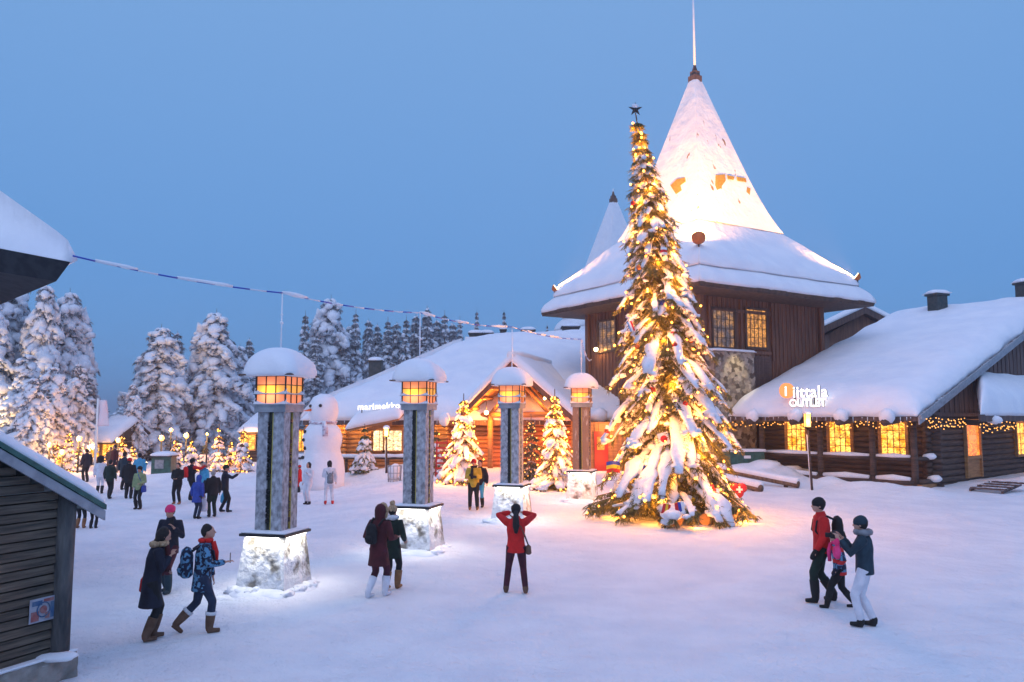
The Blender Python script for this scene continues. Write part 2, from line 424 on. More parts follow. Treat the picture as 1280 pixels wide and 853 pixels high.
def make_pillar(name, label, loc, rz, shaft_mat='shaft', seed=1, poleh=6.1):
    rnd = random.Random(seed)
    t = thing(name, label, 'lantern pillar', loc, rz, 'lantern pillars in a row across the square')
    # stone foot: tapered, rough faces
    b = MB(); w0, w1, h = .54, .43, 1.06; n = 12
    for f in range(4):
        a = f * PI / 2; ex = V((math.cos(a), math.sin(a), 0)); nn = V((math.sin(a), -math.cos(a), 0))
        vs = []
        for j in range(n + 1):
            z = -.12 + (h + .12) * j / n; ww = w0 + (w1 - w0) * max(z, 0) / h
            for i in range(n + 1):
                u = -1 + 2 * i / n
                q = ex * (u * ww) + nn * ww + Z * z
                edge = 0 if i in (0, n) else 1
                q += nn * (.035 * noise.noise(q * 4.2 + V((seed, 0, 0)))) * edge
                vs.append(q)
        b.add(vs, [(j * (n + 1) + i, j * (n + 1) + i + 1, (j + 1) * (n + 1) + i + 1, (j + 1) * (n + 1) + i) for j in range(n) for i in range(n)], 0, False)
    b.build('stone_base', 'stone_frost', t, True)
    s = MB(); superdome(s, (0, 0, -.06), .86, .22, 48, 8, 0, 3.0, jit=.14)
    for k in range(26):
        a = rnd.uniform(0, 2 * PI); q = V((math.cos(a), math.sin(a), 0)); q = q / max(abs(q.x), abs(q.y)) * rnd.uniform(.56, .64)
        s.blob(q + Z * .02, (rnd.uniform(.07, .16), rnd.uniform(.07, .16), rnd.uniform(.05, .10)), 2, 0, .9, k)
    s.build('snow_drift', 'snow', t, True)
    s = MB(); s.box((0, 0, 1.09), (1.01, 1.01, .05)); sl_ = s.build('slab', 'black_metal', t, True)
    s = MB(); s.snow((-.48, -.48, 1.118), (.48, -.48, 1.118), (.48, .48, 1.118), (-.48, .48, 1.118), .05, 10, 10, .1, .01, out=0); s.build('snow_layer', 'snow', sl_, True)
    for f in range(4):     # strip lamps under the slab
        a = f * PI / 2; nn = V((math.sin(a), -math.cos(a), 0)); ex = V((math.cos(a), math.sin(a), 0))
        sb = MB(); sb.ob(nn * .462 - ex * .36 + Z * 1.045, ex * .72, nn * .02, Z * .018); so_ = sb.build('strip_lamp', 'lamp_white', sl_, True)
        l = bpy.data.lights.new('strip_light', 'AREA'); l.shape = 'RECTANGLE'; l.size = .75; l.size_y = .05; l.energy = 6; l.color = (1, .95, .84)
        lo = bpy.data.objects.new('strip_light', l); C.objects.link(lo); lo.parent = t
        lo.location = nn * .56 + Z * 1.05
        lo.rotation_euler = (math.atan2(nn.y, 1) * .35, -math.atan2(nn.x, 1) * .35, 0) if False else (0, 0, a)
        l.size, l.size_y = .8, .1
    # shaft: four corner boards round a dark core
    s = MB(); q = .295; cw = .235
    for sx in (-1, 1):
        for sy in (-1, 1): s.box((sx * (q - cw / 2), sy * (q - cw / 2), 2.30), (cw, cw, 2.42))
    s.build('shaft', shaft_mat, t, True)
    s = MB(); s.box((0, 0, 2.30), (.51, .51, 2.40)); co = s.build('core', 'slot', t, True)
    for f in range(4):
        a = f * PI / 2; nn = V((math.sin(a), -math.cos(a), 0)); ex = V((math.cos(a), math.sin(a), 0))
        s = MB(); s.ob(ex * .035 + nn * .255 + Z * 1.14, ex * .028, nn * .035, Z * 2.34); s.build('metal_strip', 'gold_strip', co, True)
        s = MB(); z = 1.3
        while z < 3.3:
            hh = rnd.uniform(.07, .11)
            s.ob(ex * -.06 + nn * .255 + Z * z, ex * .02, nn * .05, Z * hh)
            s.ob(ex * -.04 + nn * .255 + Z * (z + hh * rnd.choice((0, .4, .8))), ex * .05, nn * .05, Z * .02)
            if rnd.random() < .6: s.ob(ex * -.005 + nn * .255 + Z * (z + hh * .1), ex * .018, nn * .05, Z * (hh * .8))
            z += hh + .03
            if rnd.random() < .1: z += .14
        s.build('raised_lettering', 'black_metal', co, True)
    s = MB(); s.box((0, 0, 3.56), (.70, .70, .13)); s.box((0, 0, 3.64), (.74, .74, .03)); s.build('cap', 'grey_metal', t, True)
    # lantern
    ln = MB(); lw = .33; z0, z1 = 3.66, 4.22
    for sx in (-1, 1):
        for sy in (-1, 1): ln.box((sx * lw, sy * lw, (z0 + z1) / 2), (.028, .028, z1 - z0))
    for f in range(4):
        a = f * PI / 2; nn = V((math.sin(a), -math.cos(a), 0)); ex = V((math.cos(a), math.sin(a), 0))
        for u in (-.11, .11): ln.ob(ex * (u - .008) + nn * (lw - .012) + Z * z0, ex * .016, nn * .022, Z * (z1 - z0))
        for zz in (3.845, 4.03, 4.205): ln.ob(-ex * lw + nn * (lw - .014) + Z * zz, ex * 2 * lw, nn * .026, Z * .016)
    lo = ln.build('lantern', 'black_metal', t, True)
    for mt, za, zb in (('lantern_rose', 3.665, 3.845), ('lantern_amber', 3.861, 4.03), ('lantern_rose', 4.046, 4.205)):
        for f in range(4):
            a = f * PI / 2; nn = V((math.sin(a), -math.cos(a), 0)); ex = V((math.cos(a), math.sin(a), 0))
            s = MB(); s.ob(-ex * (lw - .015) + nn * (lw - .02) + Z * za, ex * 2 * (lw - .015), nn * .008, Z * (zb - za)); s.build('pane', mt, lo, True)
    s = MB(); s.box((0, 0, 3.852), (.76, .76, .012)); lg = s.build('ledge', 'grey_metal', t, True)
    s = MB()
    for (zz, k) in ((3.858, .37), (3.655, .37)):
        for f in range(4):
            a = f * PI / 2; nn = V((math.sin(a), -math.cos(a), 0)); ex = V((math.cos(a), math.sin(a), 0)); n = 12; vs = []
            for i in range(n + 1):
                u = -1 + 2 * i / n; hh = .018 + .085 * abs(u) ** 4 * rnd.uniform(.8, 1.1) + .02 * abs(u) ** 1.5
                p = ex * u * (k - .005) + Z * zz
                vs += [p + nn * k, p + nn * (k - .03) + Z * hh * .7, p + nn * .325 + Z * hh]
            s.add(vs, [(3 * i + j, 3 * i + 3 + j, 3 * i + 4 + j, 3 * i + 1 + j) for i in range(n) for j in (0, 1)], 0, True)
    s.build('snow_ledge', 'snow', lg, True)
    s = MB(); s.box((0, 0, 4.235), (1.16, 1.16, .03)); s.box((0, 0, 4.222), (.8, .8, .02)); rf = s.build('roof', 'dark_wood', t, True)
    s = MB(); superdome(s, (0, 0, 4.262), .63, .56, 44, 14, 0, 4.5, jit=.06); s.build('snow_cap', 'snow_soft', rf, True)
    s = MB(); s.tube([(0, 0, 4.7), (0, 0, poleh)], [.02, .014], 6); s.blob((0, 0, 5.33), .04, 1); s.blob((0, 0, 5.5), .028, 1)
    s.build('mast', 'snow', t, True)
    light('lantern_light', 'POINT', V(loc) + V((0, 0, 3.95)), 6, (1, .5, .15), t, .12)
    return t
PIL = []
for i, (px, py, s_, lb, smt, ph) in enumerate([
        (343, 727, 1.0, 'frosted lantern pillar nearest the viewer, left of the snowman', 'shaft', 5.95),
        (522, 683, 1.0, 'frosted lantern pillar second in the row, behind the woman in the maroon coat', 'shaft', 6.0),
        (640, 648, 1.0, 'frosted lantern pillar before the timber gable entrance', 'shaft', 6.1),
        (728, 625, 1.0, 'brown-faced lantern pillar farthest in the row, beside the big decorated tree', 'shaft_brown', 6.1)]):
    p = at(px, py, (16.3, 20.4, 25.4, 30.4)[i])
    p.z = g(p.x, p.y)
    PIL.append((p, ph)); make_pillar('lantern_pillar', lb, p, R(-15), smt, 3 + i, ph)

# ------------------------------------------------------------------ trees
def spruce(name, label, cat, group, loc, H, Rm, seed, whorls, per, droop=.75, rise=.12, snow_r=.12, snow_p=.85, nmat='needles', nl=.3, nw=.035, tw=2, base=.05, shape=.9, lean=(0, 0), step=.14, tri=5, sides=7, blobk=.5, curl=0, kind=None, parent_snow='snow_tree', irregular=.15, topd=1.0, bsub=1, lowbare=False):
    rnd = random.Random(seed); t = thing(name, label, cat, loc, 0, group)
    def ctr(z): k = z / H; return V((lean[0] * k * k, lean[1] * k * k, z))
    tr = MB(); tr.tube([ctr(H * k / 8) - (Z * .3 if k == 0 else Z * 0) for k in range(9)], [max(.02, H * .017 * (1 - k / 8.6)) for k in range(9)], 8); 
    cr = MB(); sn = MB(); pts = []
    for wi in range(whorls):
        tz = base + (1 - base) * (max(0, wi + rnd.uniform(-.3, .3)) / whorls) ** .93
        if tz > .985: continue
        z = tz * H; n = max(3, round(per * (1 - .45 * tz)))
        a0 = rnd.uniform(0, 2 * PI)
        for b in range(n):
            az = a0 + 2 * PI * b / n + rnd.uniform(-.3, .3)
            L = Rm * max(.04, (1 - tz)) ** shape * rnd.uniform(1 - irregular * 1.3, 1 + irregular)
            d = V((math.cos(az), math.sin(az), 0)); sd = V((-math.sin(az), math.cos(az), 0))
            dr = droop * rnd.uniform(.8, 1.2) * (1 - (1 - topd) * tz); rs = rise * rnd.uniform(.5, 1.5); wv = rnd.uniform(-.25, .25)
            def P(s):
                return ctr(z) + d * (L * s) + sd * (L * wv * s * s) + Z * (L * (rs * s - dr * s ** 1.5) + L * curl * s ** 4)
            K = max(3, int(L / .35) + 2)
            if P(1).z < .05: 
                dr *= max(.1, (z - .05) / max(.01, z - P(1).z + .0)); 
            tr.tube([P(i / K) for i in range(K + 1)], [max(.008, .03 * L ** .5 * (1 - i / K * .85)) for i in range(K + 1)], 4, 0, True, cap=False)
            ns = max(3, int(L / step))
            for i in range(1, ns + 1):
                s = i / ns; p = P(s)
                if s > .12: pts.append((p, s, tz, d))
                for k in range(tw):
                    side = 1 if k % 2 else -1
                    tl = nl * (1.15 - .6 * s) * rnd.uniform(.7, 1.3) * min(1, .45 + L)
                    td = (sd * side * rnd.uniform(.3, 1) + d * rnd.uniform(.2, .9) - Z * rnd.uniform(.35, 1.2)).normalized()
                    for q in range(tri):
                        o = p + td * (tl * q / tri * 1.0)
                        e = (td + V((rnd.uniform(-.6, .6), rnd.uniform(-.6, .6), rnd.uniform(-.6, .3)))).normalized() * (tl * .55)
                        u = e.cross(V((rnd.uniform(-1, 1), rnd.uniform(-1, 1), rnd.uniform(-1, 1)))).normalized() * nw
                        cr.add([o - u, o + u, o + e + u * .3, o + e - u * .3], [(0, 1, 2, 3)])
            if rnd.random() < snow_p * (1 if not lowbare else min(1, .35 + tz * 2.2)) and L > .25:
                s0 = rnd.uniform(.1, .3); m_ = max(4, int(L / .22)); ps = []; rr = []
                sr = snow_r * min(1.15, .45 + .35 * L) * rnd.uniform(.7, 1.25)
                for i in range(m_ + 1):
                    s = s0 + (1.03 - s0) * i / m_
                    r_ = sr * (.55 + .75 * abs(noise.noise(V((seed + wi * 3.1 + b, s * L * 1.6, 0)))) * 1.6 + .25 * s) * math.sin(PI * min(.97, max(.06, .08 + .86 * i / m_))) ** .4
                    r_ *= .75 + .6 * rnd.random()
                    ps.append(P(s) + Z * (r_ * .45) + V((rnd.uniform(-1, 1), rnd.uniform(-1, 1), 0)) * r_ * .2); rr.append((r_ * .62, r_ * 1.25))
                sn.tube(ps, rr, sides, 0, True)
                for i in range(int(L / snow_r * blobk)):
                    s = rnd.uniform(.25, 1); r_ = sr * rnd.uniform(.45, 1.0)
                    sn.blob(P(s) + sd * rnd.uniform(-1, 1) * nl * .7 * (1.1 - s * .6) - Z * rnd.uniform(-.1, .7) * nl * .6, (r_ * 1.1, r_ * 1.1, r_ * .6), bsub, 0, .8, rnd.random() * 99)
    tr.build('trunk', 'bark', t, True); cr.build('crown', nmat, t, True); sn.build('snow_load', parent_snow, t, True)
    return t, pts
def bulbs(t, pts, n, r, seed, name, label, group=None, off=.12, mt='bulb', wire=True, camera_side=True, keep=100):
    """a string of lights draped over a tree: its own thing, each bulb a part"""
    rnd = random.Random(seed); root = thing(name, label, 'string lights', t.location, 0, group)
    good = [q for q in pts if (q[3].y < .45 or not camera_side)]
    pick = rnd.sample(good, min(n, len(good)))
    pick.sort(key=lambda q: (round(q[0].z / .7), math.atan2(q[3].y, q[3].x)))
    pos = [p + d * off * rnd.uniform(.2, 1.2) - Z * rnd.uniform(0, .18) for p, s, tz, d in pick]
    sb = MB(); sb.blob((0, 0, 0), r, 1); me = sb.mesh('bulb', [mt])
    order = list(range(len(pos))); rnd.shuffle(order)
    for k in order[:keep]:
        o = bpy.data.objects.new('bulb', me); C.objects.link(o); o.parent = root; o.location = pos[k]
    if len(order) > keep:
        sb = MB()
        for k in order[keep:]: sb.blob(pos[k], r * .9, 1)
        o = sb.build('more_bulbs', mt, root, True); o['kind'] = 'stuff'
    if wire:
        wr = MB()
        for a, b in zip(pos, pos[1:]):
            if (a - b).length < 1.6: wr.tube([a, (a + b) / 2 - Z * .05, b], .006, 3, cap=False)
        wr.build('cable', 'black_metal', root, True)
    return root, pos

# the tall decorated tree
tb = gpx(850, 652); tb.y += 0.9; tb.z = g(tb.x, tb.y)
TREE, TP = spruce('christmas_tree', 'tall narrow snow-laden spruce hung with lights and little flags before the pyramid tower', 'tree', None, tb, 13.5, 2.5, 11, 40, 12,
                  droop=1.0, rise=.20, snow_r=.135, snow_p=.86, nmat='needles_brown', nl=.44, nw=.014, tw=5, base=.03, shape=1.0, lean=(-1.05, 0), step=.12, tri=7, sides=9, blobk=.75, irregular=.28, bsub=2, lowbare=True)
LS, BP = bulbs(TREE, TP, 560, .045, 5, 'light_string', 'warm white light string wound through the tall decorated spruce', None, off=.2)
rnd = random.Random(8)
for k in range(110):
    tz = .01 + .95 * (k + .5) / 110; rr = max(.16, 2.5 * (1 - tz) * (.55, .8, .98)[k % 3]); a = k * 2.399
    q = tb + V((-1.05 * tz * tz + math.cos(a) * rr, math.sin(a) * rr, tz * 13.2 + .25))
    light('bulb_light', 'POINT', q - Z * (.3 * rr), 64 * (1.25 - .75 * tz), (1, .34, .035), LS, .14)

# ------------------------------------------------------------------ flags, baubles and labels hanging on the tall tree
for nm, c_ in (('flag_blue', (.02, .05, .35)), ('flag_yellow', (.85, .60, .02)), ('flag_red', (.62, .02, .02)), ('flag_white', (.8, .8, .8)), ('flag_green', (.02, .25, .07)), ('flag_sky', (.15, .4, .75)), ('flag_black', (.02, .02, .02))):
    mat(nm, c_, .6)
def on_tree(px, py, extra=.1):
    """nearest outer branch point of the tall tree along a line of sight"""
    best = None
    for (p, s, tz, d) in TP:
        q = tb + p
        if d.y > .3: continue
        u = at(px, py, q.y); e = (u - q).length - .25 * s
        if best is None or e < best[0]: best = (e, q, u)
    q, u = best[1], best[2]
    return V((u.x, u.y - extra - .12, u.z))
def flag_mesh(kind, w_, h):
    n = 8; mb = MB(); col = {'b': 0, 'y': 1, 'r': 2, 'w': 3, 'g': 4, 's': 5, 'k': 6}
    vert = kind[0] == '|'; cs = kind[1:]
    m = len(cs)
    for f, c_ in enumerate(cs):
        for i in range(6):
            if vert: x0, x1, z0, z1 = -w_ / 2 + w_ * f / m, -w_ / 2 + w_ * (f + 1) / m, -h * i / 6, -h * (i + 1) / 6
            else: x0, x1, z0, z1 = -w_ / 2 + w_ * i / 6, -w_ / 2 + w_ * (i + 1) / 6, -h * f / m, -h * (f + 1) / m
            wv = lambda x, z: V((x, .03 * math.sin(x * 14 + z * 9), z + .03 * math.cos(x * 9)))
            mb.add([wv(x0, z0), wv(x1, z0), wv(x1, z1), wv(x0, z1)] + [wv(x, z) + V((0, .012, 0)) for x, z in ((x0, z0), (x1, z0), (x1, z1), (x0, z1))],
                   [(0, 3, 2, 1), (4, 5, 6, 7), (0, 1, 5, 4), (1, 2, 6, 5), (2, 3, 7, 6), (3, 0, 4, 7)], col[c_])
    return mb
FM = ['flag_blue', 'flag_yellow', 'flag_red', 'flag_white', 'flag_green', 'flag_sky', 'flag_black']
FL = [(766, 584, '-byr', .52, .42, 0, 'blue, yellow and red striped flag low on the left side of the tall tree'),
      (806, 588, '|wbr', .44, .42, 18, 'white, blue and red vertical banded flag low on the tall tree'),
      (787, 584, '|rwr', .2, .3, -12, 'small red and white flag between two striped flags on the tall tree'),
      (797, 618, '|ybr', .3, .46, -14, 'yellow, blue and red flag hanging near the foot of the tall tree'),
      (833, 639, '|ryr', .3, .46, 12, 'red and yellow flag hanging beside the lower logs of the tall tree'),
      (848, 636, '|rbw', .34, .42, -8, 'red, blue and white flag near the lower logs of the tall tree'),
      (838, 590, '|gws', .42, .5, 5, 'green, white and pale blue flag in the lower middle of the tall tree'),
      (827, 549, '|w', .4, .46, -15, 'white flag with a red disc on the middle of the tall tree'),
      (869, 575, '|wbw', .42, .46, 16, 'white flag with a broad blue middle on the right of the tall tree'),
      (864, 627, '|wy', .36, .34, 30, 'tilted white and yellow flag at the lower right of the tall tree'),
      (894, 620, '|rw', .26, .5, 0, 'red and white flag on the lower right of the tall tree'),
      (812, 483, '-swr', .34, .5, -4, 'pale blue, white and red flag halfway up the tall tree'),
      (791, 471, '|bsw', .36, .36, -24, 'blue and white flag halfway up the left of the tall tree'),
      (786, 410, '|swr', .2, .42, -20, 'narrow blue, white and red flag on the upper left of the tall tree'),
      (830, 383, '|bw', .3, .34, 25, 'blue and white flag on the upper half of the tall tree'),
      (829, 316, '-wrw', .26, .32, 0, 'small red and white flag near the upper part of the tall tree'),
      (788, 308, '|kw', .26, .26, 35, 'small black and white flag on the upper left of the tall tree'),
      (843, 418, '-wrw', .3, .3, 8, 'white and red flag on the right of the tall tree below its middle snow'),
      (760, 538, '-wr', .24, .3, 14, 'small white over red flag at the left edge of the tall tree'),
      (876, 560, '|wsw', .3, .4, -10, 'white and pale blue flag on the right edge of the tall tree')]
for (px, py, k, w_, h, rot, lb) in FL:
    w_ *= .82; h *= .82; p = on_tree(px, py, .0); p.z += h / 2
    mb = flag_mesh(k, w_, h)
    if 'red disc' in lb: mb.tube([(0, -.045, -h / 2), (0, -.03, -h / 2)], .11, 14, 2, False)
    t = thing('hanging_flag', lb, 'flag', p, 0, 'flags of many lands hung on the tall tree'); t.rotation_euler = (0, R(rot), R(rot * .5))
    mb.build('cloth', FM, t, True)
    s = MB(); s.tube([(0, .01, .10), (0, .01, -.01)], .006, 4); s.build('hanging_loop', 'flag_black', t, True)
mat('red_gloss', (.55, .02, .015), .25); mat('orange_gloss', (.75, .16, .02), .3)
t = thing('heart_ornament', 'red heart with a white cross on the right skirt of the tall tree', 'ornament', on_tree(919, 612, .3), 0)
s = MB(); s.blob((-.11, 0, .08), (.17, .07, .16), 2); s.blob((.11, 0, .08), (.17, .07, .16), 2); s.blob((0, 0, -.05), (.17, .06, .19), 2); s.build('heart', 'red_gloss', t, True)
s = MB(); s.box((0, -.075, .04), (.2, .03, .06)); s.box((0, -.078, .04), (.06, .03, .2)); s.build('cross', 'flag_white', t, True)
for px, py, lb, mt in ((855, 505, 'red bauble', 'red_gloss'), (842, 432, 'red bauble', 'red_gloss'), (795, 434, 'orange bauble', 'orange_gloss'), (812, 376, 'red bauble', 'red_gloss'), (797, 336, 'orange bauble', 'orange_gloss'), (871, 232, 'orange bauble', 'orange_gloss'),
                       (790, 256, 'red bauble', 'red_gloss'), (775, 566, 'orange bauble', 'orange_gloss'), (888, 608, 'red bauble', 'red_gloss'), (862, 427, 'orange bauble', 'orange_gloss')):
    if px == 871: continue
    where = 'near the top' if py < 300 else 'in the upper part' if py < 400 else 'at mid height' if py < 520 else 'near the bottom'
    side = 'left side' if px < 810 else 'middle' if px < 850 else 'right side'
    t = thing('bauble', f'{lb} {where} of the tall tree, on its {side}', 'bauble', on_tree(px, py, .08), 0, 'baubles on the tall tree')
    s = MB(); s.blob((0, 0, 0), .085, 2); s.build('globe', mt, t, True)
    s = MB(); s.tube([(0, 0, .075), (0, 0, .11)], .025, 8); s.build('top_cap', 'gold_strip', t, True)
# cut logs and stump showing under the skirt of branches
for k, (dx, dy, r_, L, az) in enumerate(((-.35, -1.95, .26, .5, 95), (.55, -1.85, .2, .8, 60), (.75, -1.7, .16, 1.3, 35))):
    s = MB(); d = V((math.cos(R(az)), math.sin(R(az)), .1)) * L; p = tb + V((dx, dy, r_ * .8 + (g(tb.x + dx, tb.y + dy) - tb.z)))
    s.tube([p, p + d], r_, 14, 0, True); s.tube([p - d * .01, p], r_ * .86, 14, 1, False)
    o = s.build('cut_log', ['bark', 'log_warm'], None, loc=p)
    tag(o, ('thick upright-cut log end under the middle of the tall tree', 'shorter cut log lying under the tall tree beside the thick one', 'long thin cut log under the right skirt of the tall tree')[k], 'log', 'logs lying under the tall tree')
s = MB()
st = tb + V((-1.05, 0, 13.6))
for k in range(5):
    a = R(90 + 72 * k); q = V((math.cos(a) * .26, 0, math.sin(a) * .26)); l_ = V((math.cos(a + R(90)) * .08, 0, math.sin(a + R(90)) * .08))
    s.add([st + q, st + l_, st - l_, st + V((0, -.06, 0)), st + V((0, .06, 0))], [(0, 1, 3), (0, 3, 2), (0, 4, 1), (0, 2, 4)])
s.blob(st + V((0, 0, .1)), (.14, .1, .1), 1, 1, .3)
o = s.build('tree_star', ['black_metal', 'snow_tree'], None, loc=st); tag(o, 'dark snow-capped star at the tip of the tall tree', 'star')

# ------------------------------------------------------------------ pyramid tower
YF = 40.0
TC = V((.2836 * YF, 1.19 * YF, 0)); DR = V((.972, -.232, 0)); DF = V((-.232, -.972, 0))
def pyramid_tower(name, label, base, hd, hw_, zs, eave, brk, apex, main=True):
    t = thing(name, label, 'tower', base)
    cs = [DF, DR, -DF, -DR]
    g0 = base.z - .4
    # walls between the corner posts
    b = MB(); pw = [base * 1 + c * hw_ for c in cs]
    for i in range(4):
        a, c = pw[i], pw[(i + 1) % 4]; n = ((a + c) / 2 - base); n.z = 0; n.normalize()
        a = V((a.x, a.y, g0)); c = V((c.x, c.y, g0))
        b.ob(a - n * .2, c - a, n * .2, Z * (eave - g0 + .35))
        k = 30 if i in (0, 3) else 12
        for j in range(k + 1):          # vertical cladding battens
            q = a + (c - a) * (j / k); b.ob(q - (c - a).normalized() * .045, (c - a).normalized() * .09, n * .045, Z * (eave - g0 + .3))
    b.build('wall', 'board_wood', t)
    for c in cs:
        s = MB(); q = base + c * (hw_ + .05); s.box((q.x, q.y, (g0 + eave) / 2 + .15), (.3, .3, eave - g0 + .3), math.atan2(c.y, c.x) + PI / 4); s.build('corner_post', 'board_wood', t)
    # eave slab, fascia, soffit
    rf = MB(); ec = [base + c * hd for c in cs]; ez = V((0, 0, eave)); tz = eave - base.z
    low = [V((q.x, q.y, eave)) for q in ec]; 
    rf.add(low + [V((q.x, q.y, eave + .22)) for q in low], [(3, 2, 1, 0), (4, 5, 6, 7)] + [(i, (i + 1) % 4, 4 + (i + 1) % 4, 4 + i) for i in range(4)])
    for i in range(4):   # upper fascia board proud of the lower one
        a, c = low[i], low[(i + 1) % 4]; d = (c - a).normalized(); n = V((d.y, -d.x, 0))
        rf.ob(a + n * .0 + Z * .10, c - a, n * .05, Z * .14)
    for i in range(4):   # tapering body up to the tip
        pass
    prof = [(hd, eave + .22), (brk[0], brk[1]), (.18, apex)]
    for (r0, z0), (r1, z1) in zip(prof, prof[1:]):
        for i in range(4):
            a, c = cs[i], cs[(i + 1) % 4]
            P_ = [base * 1 + a * r0, base + c * r0, base + c * r1, base + a * r1]
            for q, zz in zip(P_, (z0, z0, z1, z1)): q.z = zz
            rf.add(P_, [(0, 1, 2, 3)])
    ro = rf.build('roof', 'dark_wood', t)
    # snow on the flared skirt: two tiers, the lower shelf and the skirt above a dark break line
    sn = MB()
    for i in range(4):
        a, c = cs[i], cs[(i + 1) % 4]
        def q(c_, r_, z_): p = base + c_ * r_; p.z = z_; return p
        sl = (brk[1] - eave) / (hd - brk[0])
        def zr(r_): return eave + .22 + (hd - r_) * (brk[1] - eave - .22) / (hd - brk[0])
        sn.snow(q(a, hd + .05, eave + .23), q(c, hd + .05, eave + .23), q(c, hd - .95, zr(hd - .95)), q(a, hd - .95, zr(hd - .95)), .34, 26, 6, .35, .05, (1, 0, 0, 0), .5, .05)
        n = (a + c).normalized() * .12
        sn.snow(q(a, hd - .78, zr(hd - .78) + .42), q(c, hd - .78, zr(hd - .78) + .42), q(c, brk[0] - .4, zr(brk[0]) + .42), q(a, brk[0] - .4, zr(brk[0]) + .42), .42, 26, 16, .5, .10, (1, 0, 0, 0), .25, .05)
    sn.build('roof_snow', 'snow_soft', ro)
    # snow-crusted spire, faceted, ragged where it has slid off
    sp = MB(); N1, N2 = 26, 14
    for i in range(4):
        a, c = cs[i], cs[(i + 1) % 4]; vs = []; n = (a + c).normalized()
        for j in range(N1 + 1):
            v = j / N1; zz = brk[1] + .15 + (apex - brk[1] - .15) * v; rr = brk[0] + (.2 - brk[0]) * v
            rr += .5 * (1 - v) ** 7 
            for k in range(N2 + 1):
                u = k / N2; p = base + (a * (1 - u) + c * u) * rr; p.z = zz
                e = 0 if k in (0, N2) else 1
                vs.append(p + (n * (.10 + .05 * noise.noise(p * 1.1) + .02 * noise.noise(p * 4)) if e else (a if k == 0 else c) * .13))
        sp.add(vs, [(j * (N2 + 1) + k, j * (N2 + 1) + k + 1, (j + 1) * (N2 + 1) + k + 1, (j + 1) * (N2 + 1) + k) for j in range(N1) for k in range(N2)], 0, True)
    sp.build('spire_snow', 'spire_snow' if main else 'snow', t)
    s = MB(); s.prism([V((base.x, base.y, apex - .35)) + c * .42 for c in cs], Z * .5); s.prism([V((base.x, base.y, apex + .15)) + c * .3 for c in cs], Z * .3)
    s.tube([V((base.x, base.y, apex + .4)), V((base.x, base.y, apex + .95))], [.2, .05], 8)
    s.build('finial', 'board_dark', t)
    s = MB(); s.tube([V((base.x, base.y, apex + .5)), V((base.x, base.y, apex + (7 if main else 1.2)))], [.075, .05], 8); s.build('mast', 'snow', t)
    return t
def spire_mat():
    m = mat('spire_snow', (.80, .80, .82), .6, (.86, .87, .88), 1.5, .04, 3)
    t = m.node_tree; n = t.nodes; L = t.links; b = n['Principled BSDF']; lk = b.inputs['Base Color'].links[0]; src = lk.from_socket
    tc = n.new('ShaderNodeTexCoord'); mp = n.new('ShaderNodeMapping'); mp.inputs['Scale'].default_value = (2.2, 2.2, .5); L.new(tc.outputs['Object'], mp.inputs[0])
    nz = n.new('ShaderNodeTexNoise'); nz.inputs['Scale'].default_value = 1.3; nz.inputs['Detail'].default_value = 7; L.new(mp.outputs[0], nz.inputs[0])
    r = n.new('ShaderNodeValToRGB'); r.color_ramp.elements[0].position = .665; r.color_ramp.elements[1].position = .70; L.new(nz.outputs['Fac'], r.inputs[0])
    mx = n.new('ShaderNodeMix'); mx.data_type = 'RGBA'; L.new(r.outputs[0], mx.inputs[0]); L.new(src, mx.inputs[6]); mx.inputs[7].default_value = (.30, .17, .08, 1)
    L.new(mx.outputs[2], b.inputs['Base Color'])
spire_mat()
tbz = V((TC.x, TC.y, g(TC.x, TC.y)))
EZ = CAMZ + .1625 * YF - .15
TW = pyramid_tower('pyramid_tower', 'square timber tower under a tall floodlit snowy pyramid spire behind the decorated tree', tbz, .243 * YF, .1685 * YF, 0, EZ, (4.3, 14.1), 24.3)
def tw(c1, c2, u, z, out=0.0):
    a, b = TC + c1 * .1685 * YF, TC + c2 * .1685 * YF; n = (a + b) / 2 - TC; n.normalize()
    p = a + (b - a) * u + n * out; p.z = z; return p
def tfrac(c1, c2, px):
    lo, hi = 0, 1
    for _ in range(40):
        m = (lo + hi) / 2; p = tw(c1, c2, m, 8); x = 640 + FPX * p.x / (p.y * math.cos(PITCH) + 4.6 * math.sin(PITCH))
        a = tw(c1, c2, 0, 8); xa = 640 + FPX * a.x / a.y
        b_ = tw(c1, c2, 1, 8); xb = 640 + FPX * b_.x / b_.y
        if (x < px) == (xb > xa): lo = m
        else: hi = m
    return lo
nR = (DF + DR).normalized(); nL = (DF - DR).normalized()
for px, mt in ((903, 'pane_tower'), (944, 'pane_tower_warm')):
    u = tfrac(DF, DR, px); p = tw(DF, DR, u, 0, .03); Yp = p.y
    z1 = at(px, 388, Yp).z; z0 = at(px, 434, Yp).z
    window(TW, V((p.x, p.y, (z0 + z1) / 2)), DR - DF, nR, 1.55, z1 - z0, 5, 4, mt, fw=.13)
u = tfrac(DF, -DR, 760); p = tw(DF, -DR, u, 0, .03); z1 = at(760, 402, p.y).z; z0 = at(760, 438, p.y).z
window(TW, V((p.x, p.y, (z0 + z1) / 2)), DF + DR, nL, 1.6, z1 - z0, 4, 4, 'pane_tower', fw=.12)
